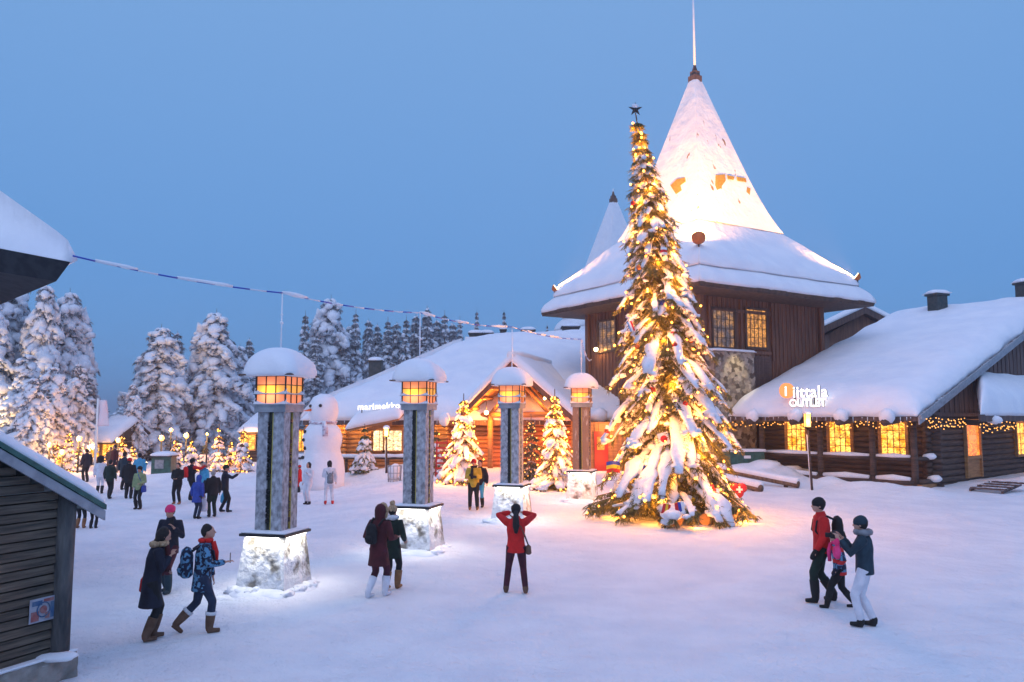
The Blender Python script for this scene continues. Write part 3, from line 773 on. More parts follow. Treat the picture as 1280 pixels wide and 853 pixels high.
# horizontal boarding panel below the right windows and trim under the eave
s = MB(); ua, ub = tfrac(DF, DR, 930), tfrac(DF, DR, 961); a, b_ = tw(DF, DR, ua, 4.0, .05), tw(DF, DR, ub, 4.0, .05)
for k in range(17): s.ob(a + Z * (.16 * k), b_ - a, nR * (.05 + .02 * (k % 2)), Z * .15)
s.build('board_panel', 'board_dark', TW)
s = MB(); ua, ub = tfrac(DF, DR, 884), tfrac(DF, DR, 962)
for zz in (EZ - .75, 6.82): 
    a, b_ = tw(DF, DR, ua, zz, .04), tw(DF, DR, ub, zz, .04); s.ob(a, b_ - a, nR * .08, Z * .16)
for px in (884, 924, 963):
    q = tw(DF, DR, tfrac(DF, DR, px), 6.5, .04); s.ob(q, (DR - DF).normalized() * .16, nR * .09, Z * (EZ - 6.5 - .05))
s.build('trim', 'board_wood', TW)
# rubble stone chimney breast
ua, ub = tfrac(DF, DR, 877), tfrac(DF, DR, 926)
a, b_ = tw(DF, DR, ua, 0, 0), tw(DF, DR, ub, 0, 0); a.z = b_.z = g(a.x, a.y) - .3
zt = at(900, 438, a.y - .9).z; L_ = (b_ - a).length; s = MB(); NX, NZ = 26, 64; vs = []
for j in range(NZ + 1):
    for i in range(NX + 1):
        q = a + (b_ - a) * (i / NX) + Z * ((zt - a.z) * j / NZ)
        vor = noise.voronoi(q * 3.2)[0]; k = min(.12, (vor[1] - vor[0]) * .6)
        vs.append(q + nR * (.85 + k - .06))
s.add(vs, [(j * (NX + 1) + i, j * (NX + 1) + i + 1, (j + 1) * (NX + 1) + i + 1, (j + 1) * (NX + 1) + i) for j in range(NZ) for i in range(NX)], 0, True)
s.ob(a, b_ - a, nR * .84, Z * (zt - a.z), 0)
ch = s.build('stone_chimney', 'rubble', TW); 
s = MB(); s.snow(a + nR * .98 + Z * (zt - a.z + .01), b_ + nR * .98 + Z * (zt - a.z + .01), b_ + Z * (zt - a.z + .01), a + Z * (zt - a.z + .01), .14, 10, 6, .12, .02); s.build('snow_ledge', 'snow', ch)
light('wash_light', 'SPOT', (a + b_) / 2 + nR * 2.2 + Z * (zt - a.z + .6), 170, (1, .80, .38), TW, .1, (a + b_) / 2 + nR * .9 + Z * (zt - a.z - 1.4), 60)
# patches where the crust has slid off the spire
mat('bare_patch', (.34, .20, .025), .8, (.46, .30, .05), 9)
def on_face(n, px, py):
    Y = 40.0
    while Y < 52:
        p = at(px, py, Y); v = (p.z - 14.25) / (24.3 - 14.25); rr = 4.3 + (.2 - 4.3) * v
        if (p - TC).dot(n) * 1.0 <= rr * math.cos(PI / 4) + .155 - 0: break
        Y += .01
    return p
for n_, outl in ((nR, [(895, 219), (906, 218), (907, 226), (902, 233), (903, 246), (906, 257), (902, 262), (897, 254), (898, 243), (894, 232)]), (nR, [(909, 219), (918, 221), (917, 225), (910, 224)]), (nR, [(921, 221), (932, 223), (933, 228), (922, 226)]),
                 (nL, [(838, 232), (846, 224), (856, 222), (857, 227), (850, 232), (852, 238), (845, 243), (842, 238)]), (nR, [(934, 234), (938, 236), (937, 244), (933, 240)])):
    pp = [on_face(n_, x, y) for x, y in outl]; s = MB(); s.prism([q + n_ * .01 for q in pp], -n_ * .12); s.build('bare_patch', 'bare_patch', TW)
# floodlights on the hips of the pyramid
mat('lamp_back', (.55, .14, .02), .5)
def flood(p, target, e, label, ang=50, big=1.0):
    t = thing('floodlight', label, 'floodlight', p, 0, 'floodlights on the pyramid roof')
    d = (V(target) - V(p)).normalized(); s = MB(); s.tube([V(p) - d * .22 * big, V(p), V(p) + d * .12 * big], [.12 * big, .3 * big, .32 * big], 14); s.build('housing', 'lamp_back', t)
    s = MB(); s.tube([V(p) + d * .121 * big, V(p) + d * .14 * big], .27 * big, 14); s.build('lens', 'lamp_hot', t)
    s = MB(); s.tube([V(p) - Z * .75, V(p) - Z * .1], .04, 6); s.build('bracket', 'dark_wood', t)
    light('flood_light', 'SPOT', V(p) + d * .3 * big, e, (1, .43, .10), t, .15, target, ang, .9)
def hip(c, r_, up): q = TC + c * r_; q.z = EZ + .22 + (.243 * YF - r_) * (14.1 - EZ) / (.243 * YF - 4.3) + up; return q
flood(hip(DF, 8.1, 1.15), TC + DF * 2.6 + Z * 18.0, 14000, 'round floodlight on the front corner of the pyramid roof aimed up the spire', 105, 1.15)
flood(hip(DR, 8.9, .85), TC + DR * 3.6 + Z * 15.5, 9500, 'small floodlight on the right corner of the pyramid roof', 80, .8)
flood(hip(-DR, 8.9, .85), TC - DR * 3.6 + Z * 15.5, 9500, 'small floodlight on the left corner of the pyramid roof', 80, .8)
t2 = V((10.4, 80, .5))
pyramid_tower('pyramid_tower', 'second snowy pyramid spire farther back behind the decorated tree', t2, 7.0, 5.2, 0, 10.8, (4.9, 13.4), 25.6, False)

# ------------------------------------------------------------------ shop on the right
SG = .25
SH = thing('log_shop', 'log shop with deep snowy roof, lit windows and open porch right of the tower', 'building', V((16.9, 34, SG)))
RL, RR = -8.94, .45
ev, sl_ = 3.52, .335
def RZ(u): return ev + sl_ * u
s = MB(); RU = 17.5
quadslab(s, SP(RL, -.15, RZ(-.15)), SP(RR, -.15, RZ(-.15)), SP(RR, RU, RZ(RU)), SP(RL, RU, RZ(RU)), .16)
quadslab(s, SP(RL, RU, RZ(RU)), SP(RR, RU, RZ(RU)), SP(RR, RU * 2, RZ(0)), SP(RL, RU * 2, RZ(0)), .16)
for e in (RR, RR - .06):   # verge boards
    d = .34 if e == RR else .5
s.ob(SP(RL, -.2, RZ(-.2) - .22), SE * (RR - RL), SU * .06, Z * .24)
ro = s.build('roof', 'board_dark', SH)
s = MB(); s.ob(SP(RR, -.25, RZ(-.25) - .34), SE * .06, SU * (RU + .25) + Z * sl_ * (RU + .25), Z * .34); s.ob(SP(RR + .062, -.22, RZ(-.22) - .12), SE * .07, SU * (RU + .2) + Z * sl_ * (RU + .2), Z * .17); s.build('verge_board', 'grey_metal', ro)
s = MB(); s.ob(SP(RL - .07, -.2, RZ(-.2) - .2), SE * .07, SU * 6 + Z * sl_ * 6, Z * .34); s.build('verge_board', 'green_metal', ro)
s = MB()
s.snow(SP(RL, -.2, RZ(-.2)), SP(RR - .1, -.2, RZ(-.2)), SP(RR - .1, RU, RZ(RU)), SP(RL, RU, RZ(RU)), 1.0, 40, 56, 1.5, .12, (1, 1, 0, 1), .28, .10)
s.snow(SP(RL, RU * 2, RZ(0)), SP(RR, RU * 2, RZ(0)), SP(RR, RU, RZ(RU)), SP(RL, RU, RZ(RU)), .95, 20, 20, 1.5, .1, (1, 1, 0, 1), .28)
s.build('roof_snow', 'snow_soft', ro)
# chimneys on the ridge
for e, u, hh in ((-5.2, 16.5, 1.5), (-.9, 18.2, 1.5)):
    s = MB(); p = SP(e, u, RZ(min(u, RU)) + .3); s.box(p + Z * (hh / 2), (.9, .7, hh), .4); s.box(p + Z * (hh + .05), (1.1, .9, .12), .4); co = s.build('chimney', 'chimney_metal', SH)
    s = MB(); s.snow(*[p + Z * (hh + .11) + V((x, y, 0)) for x, y in ((-.55, -.45), (.55, -.45), (.55, .45), (-.55, .45))], .26, 10, 8, .3, .02, m=0); s.build('snow_cap', 'snow', co)
# front log wall under the porch
s = MB(); logs(s, SP(RL + .6, 2.2, 0), SP(0, 2.2, 0), SG - .3, 3.75, -SU, .26); s.build('wall', 'log_dark', SH)
# gable end: logs below, vertical boards above
s = MB(); logs(s, SP(0, 2.0, 0), SP(0, 2 * RU - 2, 0), SG - .3, 3.45, SE, .26); s.build('wall', 'log_dark', SH)
s = MB()
for k in range(60):
    u = .3 + k * .28
    if u > RU - .1: break
    s.ob(SP(.02, u, 3.62), SE * (.05 + .03 * (k % 2)), SU * .26, Z * (RZ(u) - 3.62 - .12))
s.ob(SP(-.05, .2, 3.44), SE * .22, SU * 17, Z * .18)
s.build('gable_boards', 'board_dark', SH)
s = MB(); logs(s, SP(RL + .6, 2.2, 0), SP(RL + .6, 2 * RU - 2, 0), SG - .3, 3.6, -SE, .26); s.build('wall', 'log_dark', SH)
s = MB()      # crossing log ends at the corner
for k in range(13): 
    zz = SG - .1 + k * .27; s.tube([SP(-.35, 2.0, zz), SP(.42, 2.0, zz)], .12, 8, 0); s.tube([SP(-.05, 2.25, zz + .13), SP(-.05, 1.6, zz + .13)], .12, 8, 0)
s.build('log_ends', 'log_dark', SH)
# windows
for px, w_ in ((996, 1.0), (1050, 1.05), (1116, 1.1)):
    r_ = (px - 640) / FPX; e = (r_ * 35.41 - 18.59) / (.643 + .766 * r_)
    window(SH, SP(e, 2.06, 2.42), SE, -SU, w_, 1.5, 4, 4, 'pane_shop', 'log_warm', .13)
window(SH, SP(.14, 12.9, 2.3), SU, SE, 2.2, 1.6, 4, 3, 'pane_shop', 'log_warm', .12)
# porch: posts, rails, floor
pe = [-7.48, -4.38, -1.9, -.1]
for e in pe:
    s = MB(); s.tube([SP(e, .5, SG - .4), SP(e, .5, ev - .1)], [.15, .125], 12); o = s.build('porch_post', 'log_dark', SH)
for e0, e1 in zip(pe, pe[1:]):
    s = MB(); s.tube([SP(e0, .5, 1.62), SP(e1, .5, 1.62)], .085, 10); o = s.build('porch_rail', 'log_dark', SH)
    s = MB(); s.tube([SP(e0 + .16, .5, 1.72), SP((e0 + e1) / 2, .5, 1.74), SP(e1 - .16, .5, 1.72)], [.07, .11, .07], 8, 0, True); s.build('snow_layer', 'snow', o)
    s = MB(); s.tube([SP(e0, .45, .62), SP(e1, .45, .62)], .13, 10); o = s.build('porch_sill', 'log_dark', SH)
    s = MB(); s.tube([SP(e0 + .16, .42, .76), SP((e0 + e1) / 2, .4, .80), SP(e1 - .16, .42, .76)], [.09, .14, .09], 8); s.build('snow_layer', 'snow', o)
for u_ in (1.2,):
    s = MB(); s.tube([SP(-.1, .5, 1.62), SP(.1, u_ + .3, 1.62)], .085, 10); s.tube([SP(.0, .5, .62), SP(.1, u_ + .9, .62)], .13, 10); o = s.build('porch_rail', 'log_dark', SH)
    s = MB(); s.blob(SP(.12, 1.5, 1.72), (.3, .22, .14), 2, 0, .2); s.build('snow_layer', 'snow', o)
    s = MB(); s.blob(SP(.2, 1.7, .76), (.3, .3, .16), 2, 0, .2); s.build('snow_layer', 'snow', o)
s = MB(); quadslab(s, SP(RL + .6, .4, .55), SP(.2, .4, .55), SP(.2, 2.2, .55), SP(RL + .6, 2.2, .55), .2); s.build('porch_floor', 'log_warm', SH)
# projecting purlin ends with snow hats
for px in (945, 998, 1055, 1112):
    r_ = (px - 640) / FPX; c0 = SP(0, -.3, 0); e = (r_ * c0.y - c0.x) / (.643 + .766 * r_)
    s = MB(); s.tube([SP(e, .6, ev - .2), SP(e, -1.0, ev - .34)], .15, 10); o = s.build('beam_end', 'log_dark', SH)
    s = MB(); s.blob(SP(e, -.72, ev - .04), (.33, .36, .32), 2, 0, .3, e); s.build('snow_hat', 'snow', o)
# side porch roof in front of the gable end
s = MB(); quadslab(s, SP(1.5, 3.3, 3.5), SP(1.5, 22, 3.5), SP(0.1, 22, 4.6), SP(0.1, 7.2, 4.6), .14); s.ob(SP(1.5, 3.3, 3.22), SE * .07, SU * 18, Z * .3); so_ = s.build('side_roof', 'board_dark', SH)
s = MB(); s.snow(SP(1.55, 3.4, 3.5), SP(1.55, 22, 3.5), SP(.1, 22, 4.7), SP(.1, 7.2, 4.7), .95, 40, 12, .9, .06, (1, 0, 0, 1), .2, .08); s.build('roof_snow', 'snow_soft', so_)
s = MB(); s.tube([SP(0, 5.0, 3.2), SP(1.75, 5.0, 3.1)], .13, 10); o = s.build('beam_end', 'log_dark', SH)
s = MB(); s.blob(SP(1.55, 5.0, 3.28), (.34, .34, .2), 2, 0, .25, 3); s.build('snow_hat', 'snow', o)
# glazed door in the gable end
s = MB(); dz = SG + .35
s.ob(SP(.1, 5.25, dz), SU * .12, SE * .14, Z * 2.6); s.ob(SP(.1, 6.95, dz), SU * .12, SE * .14, Z * 2.6); s.ob(SP(.1, 5.25, dz + 2.6), SU * 1.82, SE * .14, Z * .12); s.ob(SP(.12, 5.37, dz + .85), SU * 1.58, SE * .1, Z * .16)
do = s.build('door', 'log_warm', SH)
s = MB(); s.ob(SP(.12, 5.37, dz + 1.01), SU * 1.58, SE * .03, Z * 1.59); s.build('pane', 'pane_door', do)
s = MB(); s.ob(SP(.12, 5.37, dz), SU * 1.58, SE * .03, Z * .85); s.build('lower_panel', 'log_warm', do)
s = MB(); s.ob(SP(.16, 5.7, dz + 1.75), SU * .9, SE * .02, Z * .22); s.build('door_notice', 'sign_orange', do)
light('porch_fill', 'POINT', SP(.9, 6.2, 2.9), 14, (1, .5, .15), SH, .1)  # bare point lights added for warm glow along the porch, no fixtures
light('porch_fill', 'POINT', SP(.9, 12.5, 2.9), 30, (1, .5, .15), SH, .1)
for e in (-7.2, -5.4, -3.0, -.9): light('porch_fill', 'POINT', SP(e, 1.4, 3.0), 9, (1, .52, .16), SH, .1)
for e in (-6.2, -4.0): 
    light('floor_light', 'POINT', SP(e, 1.0, .85), 4, (1, .42, .1), SH, .08)
# wooden steps and pallet by the corner
s = MB()
for k in range(4): q = SP(1.7 + .1 * k, 1.4 + .5 * k, .0); q.z = g(q.x, q.y) + .10 + .06 * k; s.ob(q, SE * 1.3, SU * .3, Z * .07)
for e in (1.7, 2.9): q = SP(e, 1.3, 0); q.z = g(q.x, q.y) + .02; s.ob(q, SE * .09, SU * 2.1 + Z * .2, Z * .1)
q = SP(1.7, 1.4, 0); o = s.build('wooden_steps', 'board_dark', None, loc=V((q.x, q.y, g(q.x, q.y)))); tag(o, 'low slatted wooden steps in the snow at the shop corner', 'steps')
# shop sign standing over the eave
sp_ = SP(-6.6, -.25, 3.9)
SG_ = thing('shop_sign', 'lit white and orange shop sign standing on the snowy eave of the right shop', 'sign', sp_)
def onroof(px, py, u=-.25):
    c0 = SP(0, u, 0); r_ = (px - 640) / FPX
    e = (r_ * c0.y - c0.x) / (.643 + .766 * r_); p = SP(e, u, 0); p.z = at(px, py, p.y).z; return p
p0 = onroof(990.5, 497); ht = (at(1000, 480, p0.y) - at(1000, 497, p0.y)).z
text('lettering', 'iittala', ht * 1.16, p0, SE, Z, ['sign_white', 'sign_side'], SG_, .07, .012, 1.06)
p1 = onroof(986, 508.5); text('lettering', 'OUTLET', ht * .78, p1, SE, Z, ['sign_white', 'sign_side'], SG_, .07, .009, 1.0)
pc = onroof(983, 488.5)
s = MB(); s.tube([pc + SU * .08, pc - SU * .08], ht * .56, 20, 0, False, fx=Z); s.build('disc', 'sign_orange', SG_)
text('disc_letter', 'i', ht * 1.0, pc - SU * .09 - SE * .06 - Z * ht * .36, SE, Z, ['sign_white', 'sign_side'], SG_, .03, .02)
s = MB()
for px in (992, 1016): q = onroof(px, 514, -.12); s.ob(q - Z * .3, SE * .05, SU * .05, Z * 1.1)
s.build('bracket', 'sign_side', SG_)
# garlands of small bulbs under the eaves
def garland(pts_fn, n, seed, label, group='bulb garlands under the shop eaves', r=.03, drop=.5):
    rnd = random.Random(seed); p0 = pts_fn(0); root = thing('bulb_garland', label, 'string lights', p0, 0, group)
    s = MB(); s.blob((0, 0, 0), r, 1); me = s.mesh('bulb', ['bulb_small']); wr = MB(); prev = None
    for i in range(n):
        t_ = i / (n - 1); q = pts_fn(t_) - Z * (drop * abs(math.sin(i * 1.9 + seed)) * rnd.uniform(.5, 1)) + V((rnd.uniform(-.05, .05), rnd.uniform(-.05, .05), 0))
        o = bpy.data.objects.new('bulb', me); C.objects.link(o); o.parent = root; o.location = q - p0
        wr.tube([pts_fn(t_), q], .005, 3, cap=False)
        if prev: wr.tube([prev, pts_fn(t_)], .006, 3, cap=False)
        prev = pts_fn(t_)
    wr.build('cable', 'black_metal', root)
garland(lambda t: SP(-8.9 + 4.4 * t, .1, ev - .12), 70, 1, 'garland of tiny bulbs under the left half of the shop eave')
garland(lambda t: SP(-4.4 + 4.4 * t, .1, ev - .12), 70, 2, 'garland of tiny bulbs under the right half of the shop eave')
garland(lambda t: SP(.55, .3 + 4.2 * t, ev - .14), 50, 3, 'garland of tiny bulbs round the corner before the glazed door')
garland(lambda t: SP(1.45, 3.6 + 9 * t, 3.2), 80, 4, 'garland of tiny bulbs under the side porch roof')

# ------------------------------------------------------------------ long log house on the left with the timber gable entrance
HG = .45
LH = thing('log_house', 'long low log house under one deep snowy roof behind the row of pillars', 'building', V((-4, 46, HG)))
eL, eR = at(379, 524, 46.0), at(775, 526, 46.0); eL.z = eR.z = 3.25
rL, rR = V((-3.4, 58, 8.4)), V((7.6, 58, 9.0))
s = MB(); quadslab(s, eL, eR, rR, rL, .2)
bL, bR = V((-6, 70, 3.2)), V((8.5, 70, 3.2)); bLL = V((-14, 60, 3.2))
quadslab(s, rL, rR, bR, bL, .2); s.add([eL, rL, bLL], [(0, 1, 2)]); s.add([bLL, rL, bL], [(0, 1, 2)])
s.ob(eL + V((0, -.04, -.28)), eR - eL, V((0, .05, 0)), Z * .26)
ro = s.build('roof', 'board_dark', LH)
s = MB()
s.snow(eL, eR, rR, rL, .95, 60, 40, 1.3, .16, (1, 0, 0, 1), .3, .1)
s.snow(bL, bR, rR, rL, .9, 20, 10, 1.0, .1, (0, 0, 0, 0), .3)
s.snow(bLL, eL + V((-.1, 0, 0)), rL + V((-.3, 0, .0)), rL + V((-.3, .3, .0)), .8, 14, 14, 1.0, .1, (1, 0, 0, 0), .35)
s.build('roof_snow', 'snow_soft', ro)
WY = 47.2; xl = -11.6; xr = 5.8
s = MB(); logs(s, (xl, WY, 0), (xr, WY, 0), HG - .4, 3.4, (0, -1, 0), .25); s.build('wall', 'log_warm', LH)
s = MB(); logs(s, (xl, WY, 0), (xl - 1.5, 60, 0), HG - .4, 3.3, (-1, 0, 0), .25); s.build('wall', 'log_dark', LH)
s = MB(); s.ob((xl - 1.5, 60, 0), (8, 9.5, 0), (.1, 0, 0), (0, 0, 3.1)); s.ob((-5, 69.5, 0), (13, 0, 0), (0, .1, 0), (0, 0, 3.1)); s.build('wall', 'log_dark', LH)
for px in (384, 398, 432, 465, 545, 560):
    p = at(px, 550, WY); s = MB()
    for k in range(11): s.tube([(p.x, WY + .1, HG + .05 + k * .25), (p.x, WY - .38, HG + .05 + k * .25)], .11, 8)
    s.build('log_ends', 'log_warm', LH)
for px, w_, mt in ((475, .7, 'pane_white'), (492, 1.0, 'pane_white'), (378, .6, 'pane_shop')):
    p = at(px, 549, WY); window(LH, V((p.x, WY - .14, 2.05)), V((1, 0, 0)), V((0, -1, 0)), w_, 1.15, 2, 1, mt, 'log_warm', .1)
for e in ((420, 60), (452, 45), (520, 30), (395, 50), (550, 35)):
    p = at(e[0], 535, WY - .9); light('eave_fill', 'POINT', V((p.x, WY - .8, 2.85)), e[1] * 1.1, (1, .5, .13), LH, .1)  # added point lights warm the log wall below the eave, without fixtures
for px in (556,):
    p = at(px, 532, 45.5); s = MB(); s.tube([V((p.x, 47, 3.0)), V((p.x, 45.3, 2.95))], .14, 8); o = s.build('beam_end', 'log_dark', LH); s = MB(); s.blob(V((p.x, 45.4, 3.3)), (.34, .35, .4), 2, 0, .25); s.build('snow_hat', 'snow', o)
p = at(748, 520, 45.2); s = MB(); s.tube([V((p.x, 47, 3.2)), V((p.x, 45.0, 3.15))], .14, 8); o = s.build('beam_end', 'log_dark', LH); s = MB(); s.blob(V((p.x, 45.1, 3.5)), (.5, .4, .45), 2, 0, .25, 5); s.build('snow_hat', 'snow', o)
# small porch roof carrying the white letters
a, b_ = at(437, 536, 45.3), at(500, 527, 45.3); a.z, b_.z = 2.75, 3.25
s = MB(); quadslab(s, V((a.x, 44.6, 2.75)), V((b_.x, 44.6, 3.35)), V((b_.x + .3, 46.4, 3.9)), V((a.x + .5, 46.4, 3.5)), .14); s.ob(V((a.x + 1.0, 45.1, 2.6)), V((1.4, 0, .35)), V((0, .12, 0)), Z * .2); po = s.build('porch_roof', 'log_warm', LH)
s = MB(); s.snow(V((a.x, 44.55, 2.75)), V((b_.x + .05, 44.55, 3.35)), V((b_.x + .4, 46.4, 4.05)), V((a.x + .6, 46.4, 3.65)), .62, 26, 14, .6, .06, (1, 1, 0, 1), .4, .06); s.build('roof_snow', 'snow_soft', po)
pm = at(447, 512.5, 44.9)
MS = thing('shop_sign', 'small lit white word standing on the snowy porch roof of the long log house', 'sign', pm)
hh = (at(447, 502, 44.9) - at(447, 512.5, 44.9)).z
text('lettering', 'marimekko', hh * 1.0, pm, V((1, 0, .04)), Z, ['sign_white', 'sign_side'], MS, .06, .012, 1.12)
s = MB(); s.ob(pm + V((.2, .05, -.55)), (.05, 0, 0), (0, .05, 0), (0, 0, .65)); s.ob(pm + V((1.8, .05, -.45)), (.05, 0, 0), (0, .05, 0), (0, 0, .6)); s.build('bracket', 'sign_side', MS)
# chimneys
for px, py, Yc, w_ in ((470, 452, 58.5, .95), (595, 418, 60, 1.0), (608, 418, 60.5, 1.0), (660, 414, 61, 1.0), (713, 410, 63, 1.3), (629, 413, 62, .5)):
    p = at(px, py, Yc); z1 = p.z; hh = 2.2
    s = MB(); s.box((p.x, Yc, z1 - hh / 2), (w_, w_ * .8, hh)); s.box((p.x, Yc, z1 + .02), (w_ * 1.15, w_, .1)); co = s.build('chimney', 'chimney_metal', LH)
    s = MB(); superdome(s, (p.x, Yc, z1 + .1), w_ * .6, .24, 20, 5); s.build('snow_cap', 'snow', co)
# entrance gable
A = at(640, 452, 44.0); GL = at(577, 516, 45.2); GR = at(722, 524, 43.0)
BK = V((.28, .96, 0)) * 10.5
GA = thing('gable_entrance', 'open timber gable entrance glowing orange between snow-laden roof slopes', 'entrance', V((A.x, 45, HG)))
s = MB(); dn = Z * .22
for P_, Q_ in ((GL, A), (A, GR)):
    s.add([P_, Q_, Q_ + BK, P_ + BK, P_ - dn, Q_ - dn, Q_ + BK - dn, P_ + BK - dn], [(0, 1, 2, 3), (7, 6, 5, 4), (0, 4, 5, 1), (1, 5, 6, 2), (2, 6, 7, 3), (3, 7, 4, 0)])
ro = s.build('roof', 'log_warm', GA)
f = BK.normalized()
s = MB(); s.prism([GL - f * .08 - Z * .36, A - f * .08 - Z * .34, A - f * .08 + Z * .04, GL - f * .08 + Z * .04], -f * .06); o1 = s.build('verge_board', 'board_wood', ro)
s = MB(); s.prism([A - f * .08 - Z * .34, GR - f * .08 - Z * .36, GR - f * .08 + Z * .04, A - f * .08 + Z * .04], -f * .06); s.build('verge_board', 'board_wood', ro)
s = MB()
s.snow(GL - f * .25, GL + BK, A + BK, A - f * .25, .62, 20, 16, .5, .06, (1, 0, 0, 1), .5, .05)
s.snow(GR - f * .25, GR + BK, A + BK, A - f * .25, .62, 20, 20, .5, .06, (1, 0, 0, 1), .5, .05)
s.tube([A - f * .26 + Z * .36, A + f * 2 + Z * .42, A + BK + Z * .4], [.24, .3, .3], 10)
s.build('roof_snow', 'snow_soft', ro)
# purlins under the gable roof
s = MB()
for k in range(1, 5):
    for P_, Q_ in ((GL, A), (GR, A)):
        q = P_ + (Q_ - P_) * (k / 5) - Z * .33; s.tube([q + f * .1, q + f * 5.5], .1, 8)
q = A - Z * .42; s.tube([q + f * .1, q + f * 5.5], .13, 8)
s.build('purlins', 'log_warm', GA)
def gp(u, d, z): q = GL + (GR - GL) * u + f * d; return V((q.x, q.y, z))
for dd in (1.2, 3.0):
    s = MB(); s.tube([gp(.03, dd, 3.55), gp(.97, dd, 3.55)], .16, 10); s.tube([gp(.44, dd, 3.6), gp(.44, dd, 6.1)], .12, 10); s.tube([gp(.2, dd, 3.6), gp(.43, dd, 5.4)], .1, 8); s.tube([gp(.72, dd, 3.6), gp(.47, dd, 5.4)], .1, 8); s.build('roof_truss', 'log_warm', GA)
for u_ in (.20, .34, .78, .93):
    s = MB(); s.tube([gp(u_, 1.2, HG - .3), gp(u_, 1.2, 3.5)], .16, 12); s.build('post', 'log_warm', GA)
s = MB(); logs(s, gp(.0, 4.6, 0), gp(1.02, 4.6, 0), HG - .3, 6.1 - .2, -f, .26); 
wl = s
# trim the back wall to the gable outline
vs2 = []
for v in wl.v:
    u_ = (V((v.x, v.y, 0)) - V((GL.x, GL.y, 0))).dot((GR - GL).normalized() - Z * 0) / (GR - GL).length
    top = GL.z + (A.z - GL.z) * u_ / .44 if u_ < .44 else A.z + (GR.z - A.z) * (u_ - .44) / .56
    vs2.append(V((v.x, v.y, min(v.z, max(3.4, top + .1)))))
wl.v = vs2
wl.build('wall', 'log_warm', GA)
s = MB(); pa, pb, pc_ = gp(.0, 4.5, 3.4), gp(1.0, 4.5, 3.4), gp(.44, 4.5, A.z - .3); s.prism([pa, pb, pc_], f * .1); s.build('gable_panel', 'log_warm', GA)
for u_, w_ in ((.17, .8), (.32, .9), (.44, .6)):
    window(GA, gp(u_, 4.44, 2.0), (GR - GL), -f, w_, 1.7, 2, 4, 'pane_white', 'log_warm', .1)
s = MB(); d0 = gp(.62, 4.42, HG); rr_ = (GR - GL).normalized(); rr_.z = 0
s.ob(d0, rr_ * 1.1, -f * .08, Z * 2.2); s.ob(d0 + rr_ * .12 - f * .081 + Z * .2, rr_ * .86, -f * .03, Z * .7); s.ob(d0 + rr_ * .12 - f * .081 + Z * 1.1, rr_ * .86, -f * .03, Z * .9)
dd_ = s.build('door', 'board_wood', GA); s = MB(); s.blob(d0 + rr_ * .98 - f * .14 + Z * 1.05, .05, 1); s.build('door_handle', 'gold_strip', dd_)
# bench under the gable
s = MB(); b0 = gp(.22, 2.6, HG + .02)
s.ob(b0 + Z * .42, rr_ * 1.5, f * .4, Z * .07); s.ob(b0 + rr_ * .1, rr_ * .1, f * .4, Z * .42); s.ob(b0 + rr_ * 1.3, rr_ * .1, f * .4, Z * .42)
o = s.build('bench', 'dark_wood', None, loc=b0); tag(o, 'plain dark wooden bench under the glowing timber gable', 'bench')
# lamps under the gable
def ball_lamp(name, label, p, r, col, e, mt='lamp_glow', hang=.4, group=None, cat='lamp'):
    t = thing(name, label, cat, p, 0, group)
    s = MB(); s.blob((0, 0, 0), r, 2); s.build('globe', mt, t, True)
    s = MB(); s.tube([(0, 0, r * .9), (0, 0, r + hang)], .015, 6); s.tube([(0, 0, r * .8), (0, 0, r * 1.25)], [r * .6, r * .3], 8); s.build('hanger', 'black_metal', t, True)
    light('lamp_light', 'POINT', V(p) - Z * .0 + V((0, -r - .08, -.05)), e, col, t, r * .5)
    return t
p = at(608, 516, 45.1); ball_lamp('hanging_lamp', 'bright amber globe lamp under the left slope of the timber gable', p, .13, (1, .30, .03), 620, 'lamp_hot', .5, 'lamps under the timber gable')
p = at(676, 486, 44.6); ball_lamp('hanging_lamp', 'small amber lamp high under the right slope of the timber gable', p, .09, (1, .30, .03), 110, 'lamp_hot', .4, 'lamps under the timber gable')
p = at(681, 498, 44.6); ball_lamp('hanging_lamp', 'small white-hot lamp below the other lamp under the right slope of the gable', p, .09, (1, .34, .04), 90, 'lamp_hot', .2, 'lamps under the timber gable')
light('floor_glow', 'POINT', gp(.3, 1.9, 1.2), 60, (1, .22, .08), GA, .2)
light('floor_glow', 'POINT', gp(.75, 2.5, 1.5), 200, (1, .20, .03), GA, .2)
# lit wing beside the tower: red door and orange boards
s = MB(); wx0, wx1 = at(738, 560, 43.5), at(790, 560, 43.5); wx0.z = wx1.z = 0
SW = thing('side_wing', 'orange-lit wooden wing with a red door between the last pillar and the tall tree', 'building', V((wx0.x, 43.5, HG)))
s.ob(V((wx0.x, 43.6, HG - .3)), V((wx1.x - wx0.x, 0, 0)), V((0, 3.4, 0)), Z * 3.0)
for k in range(10): s.ob(V((wx0.x + k * .24, 43.55, HG - .2)), V((.05, 0, 0)), V((0, .05, 0)), Z * 2.85)
s.build('wall', 'log_warm', SW)
mat('red_paint', (.35, .02, .012), .5)
s = MB(); p = at(751, 560, 43.5); s.ob(V((p.x - .35, 43.48, HG)), V((.75, 0, 0)), V((0, .06, 0)), Z * 2.2); do = s.build('door', 'red_paint', SW); s = MB(); s.ob(V((p.x - .2, 43.45, HG + 1.2)), V((.4, 0, 0)), V((0, .03, 0)), Z * .7); s.build('pane', 'pane_door', do)
light('door_light', 'POINT', V((p.x + .3, 42.8, 2.7)), 110, (1, .42, .1), SW, .1)
light('door_light', 'POINT', V((p.x + .0, 42.6, 1.2)), 40, (1, .25, .05), SW, .1)

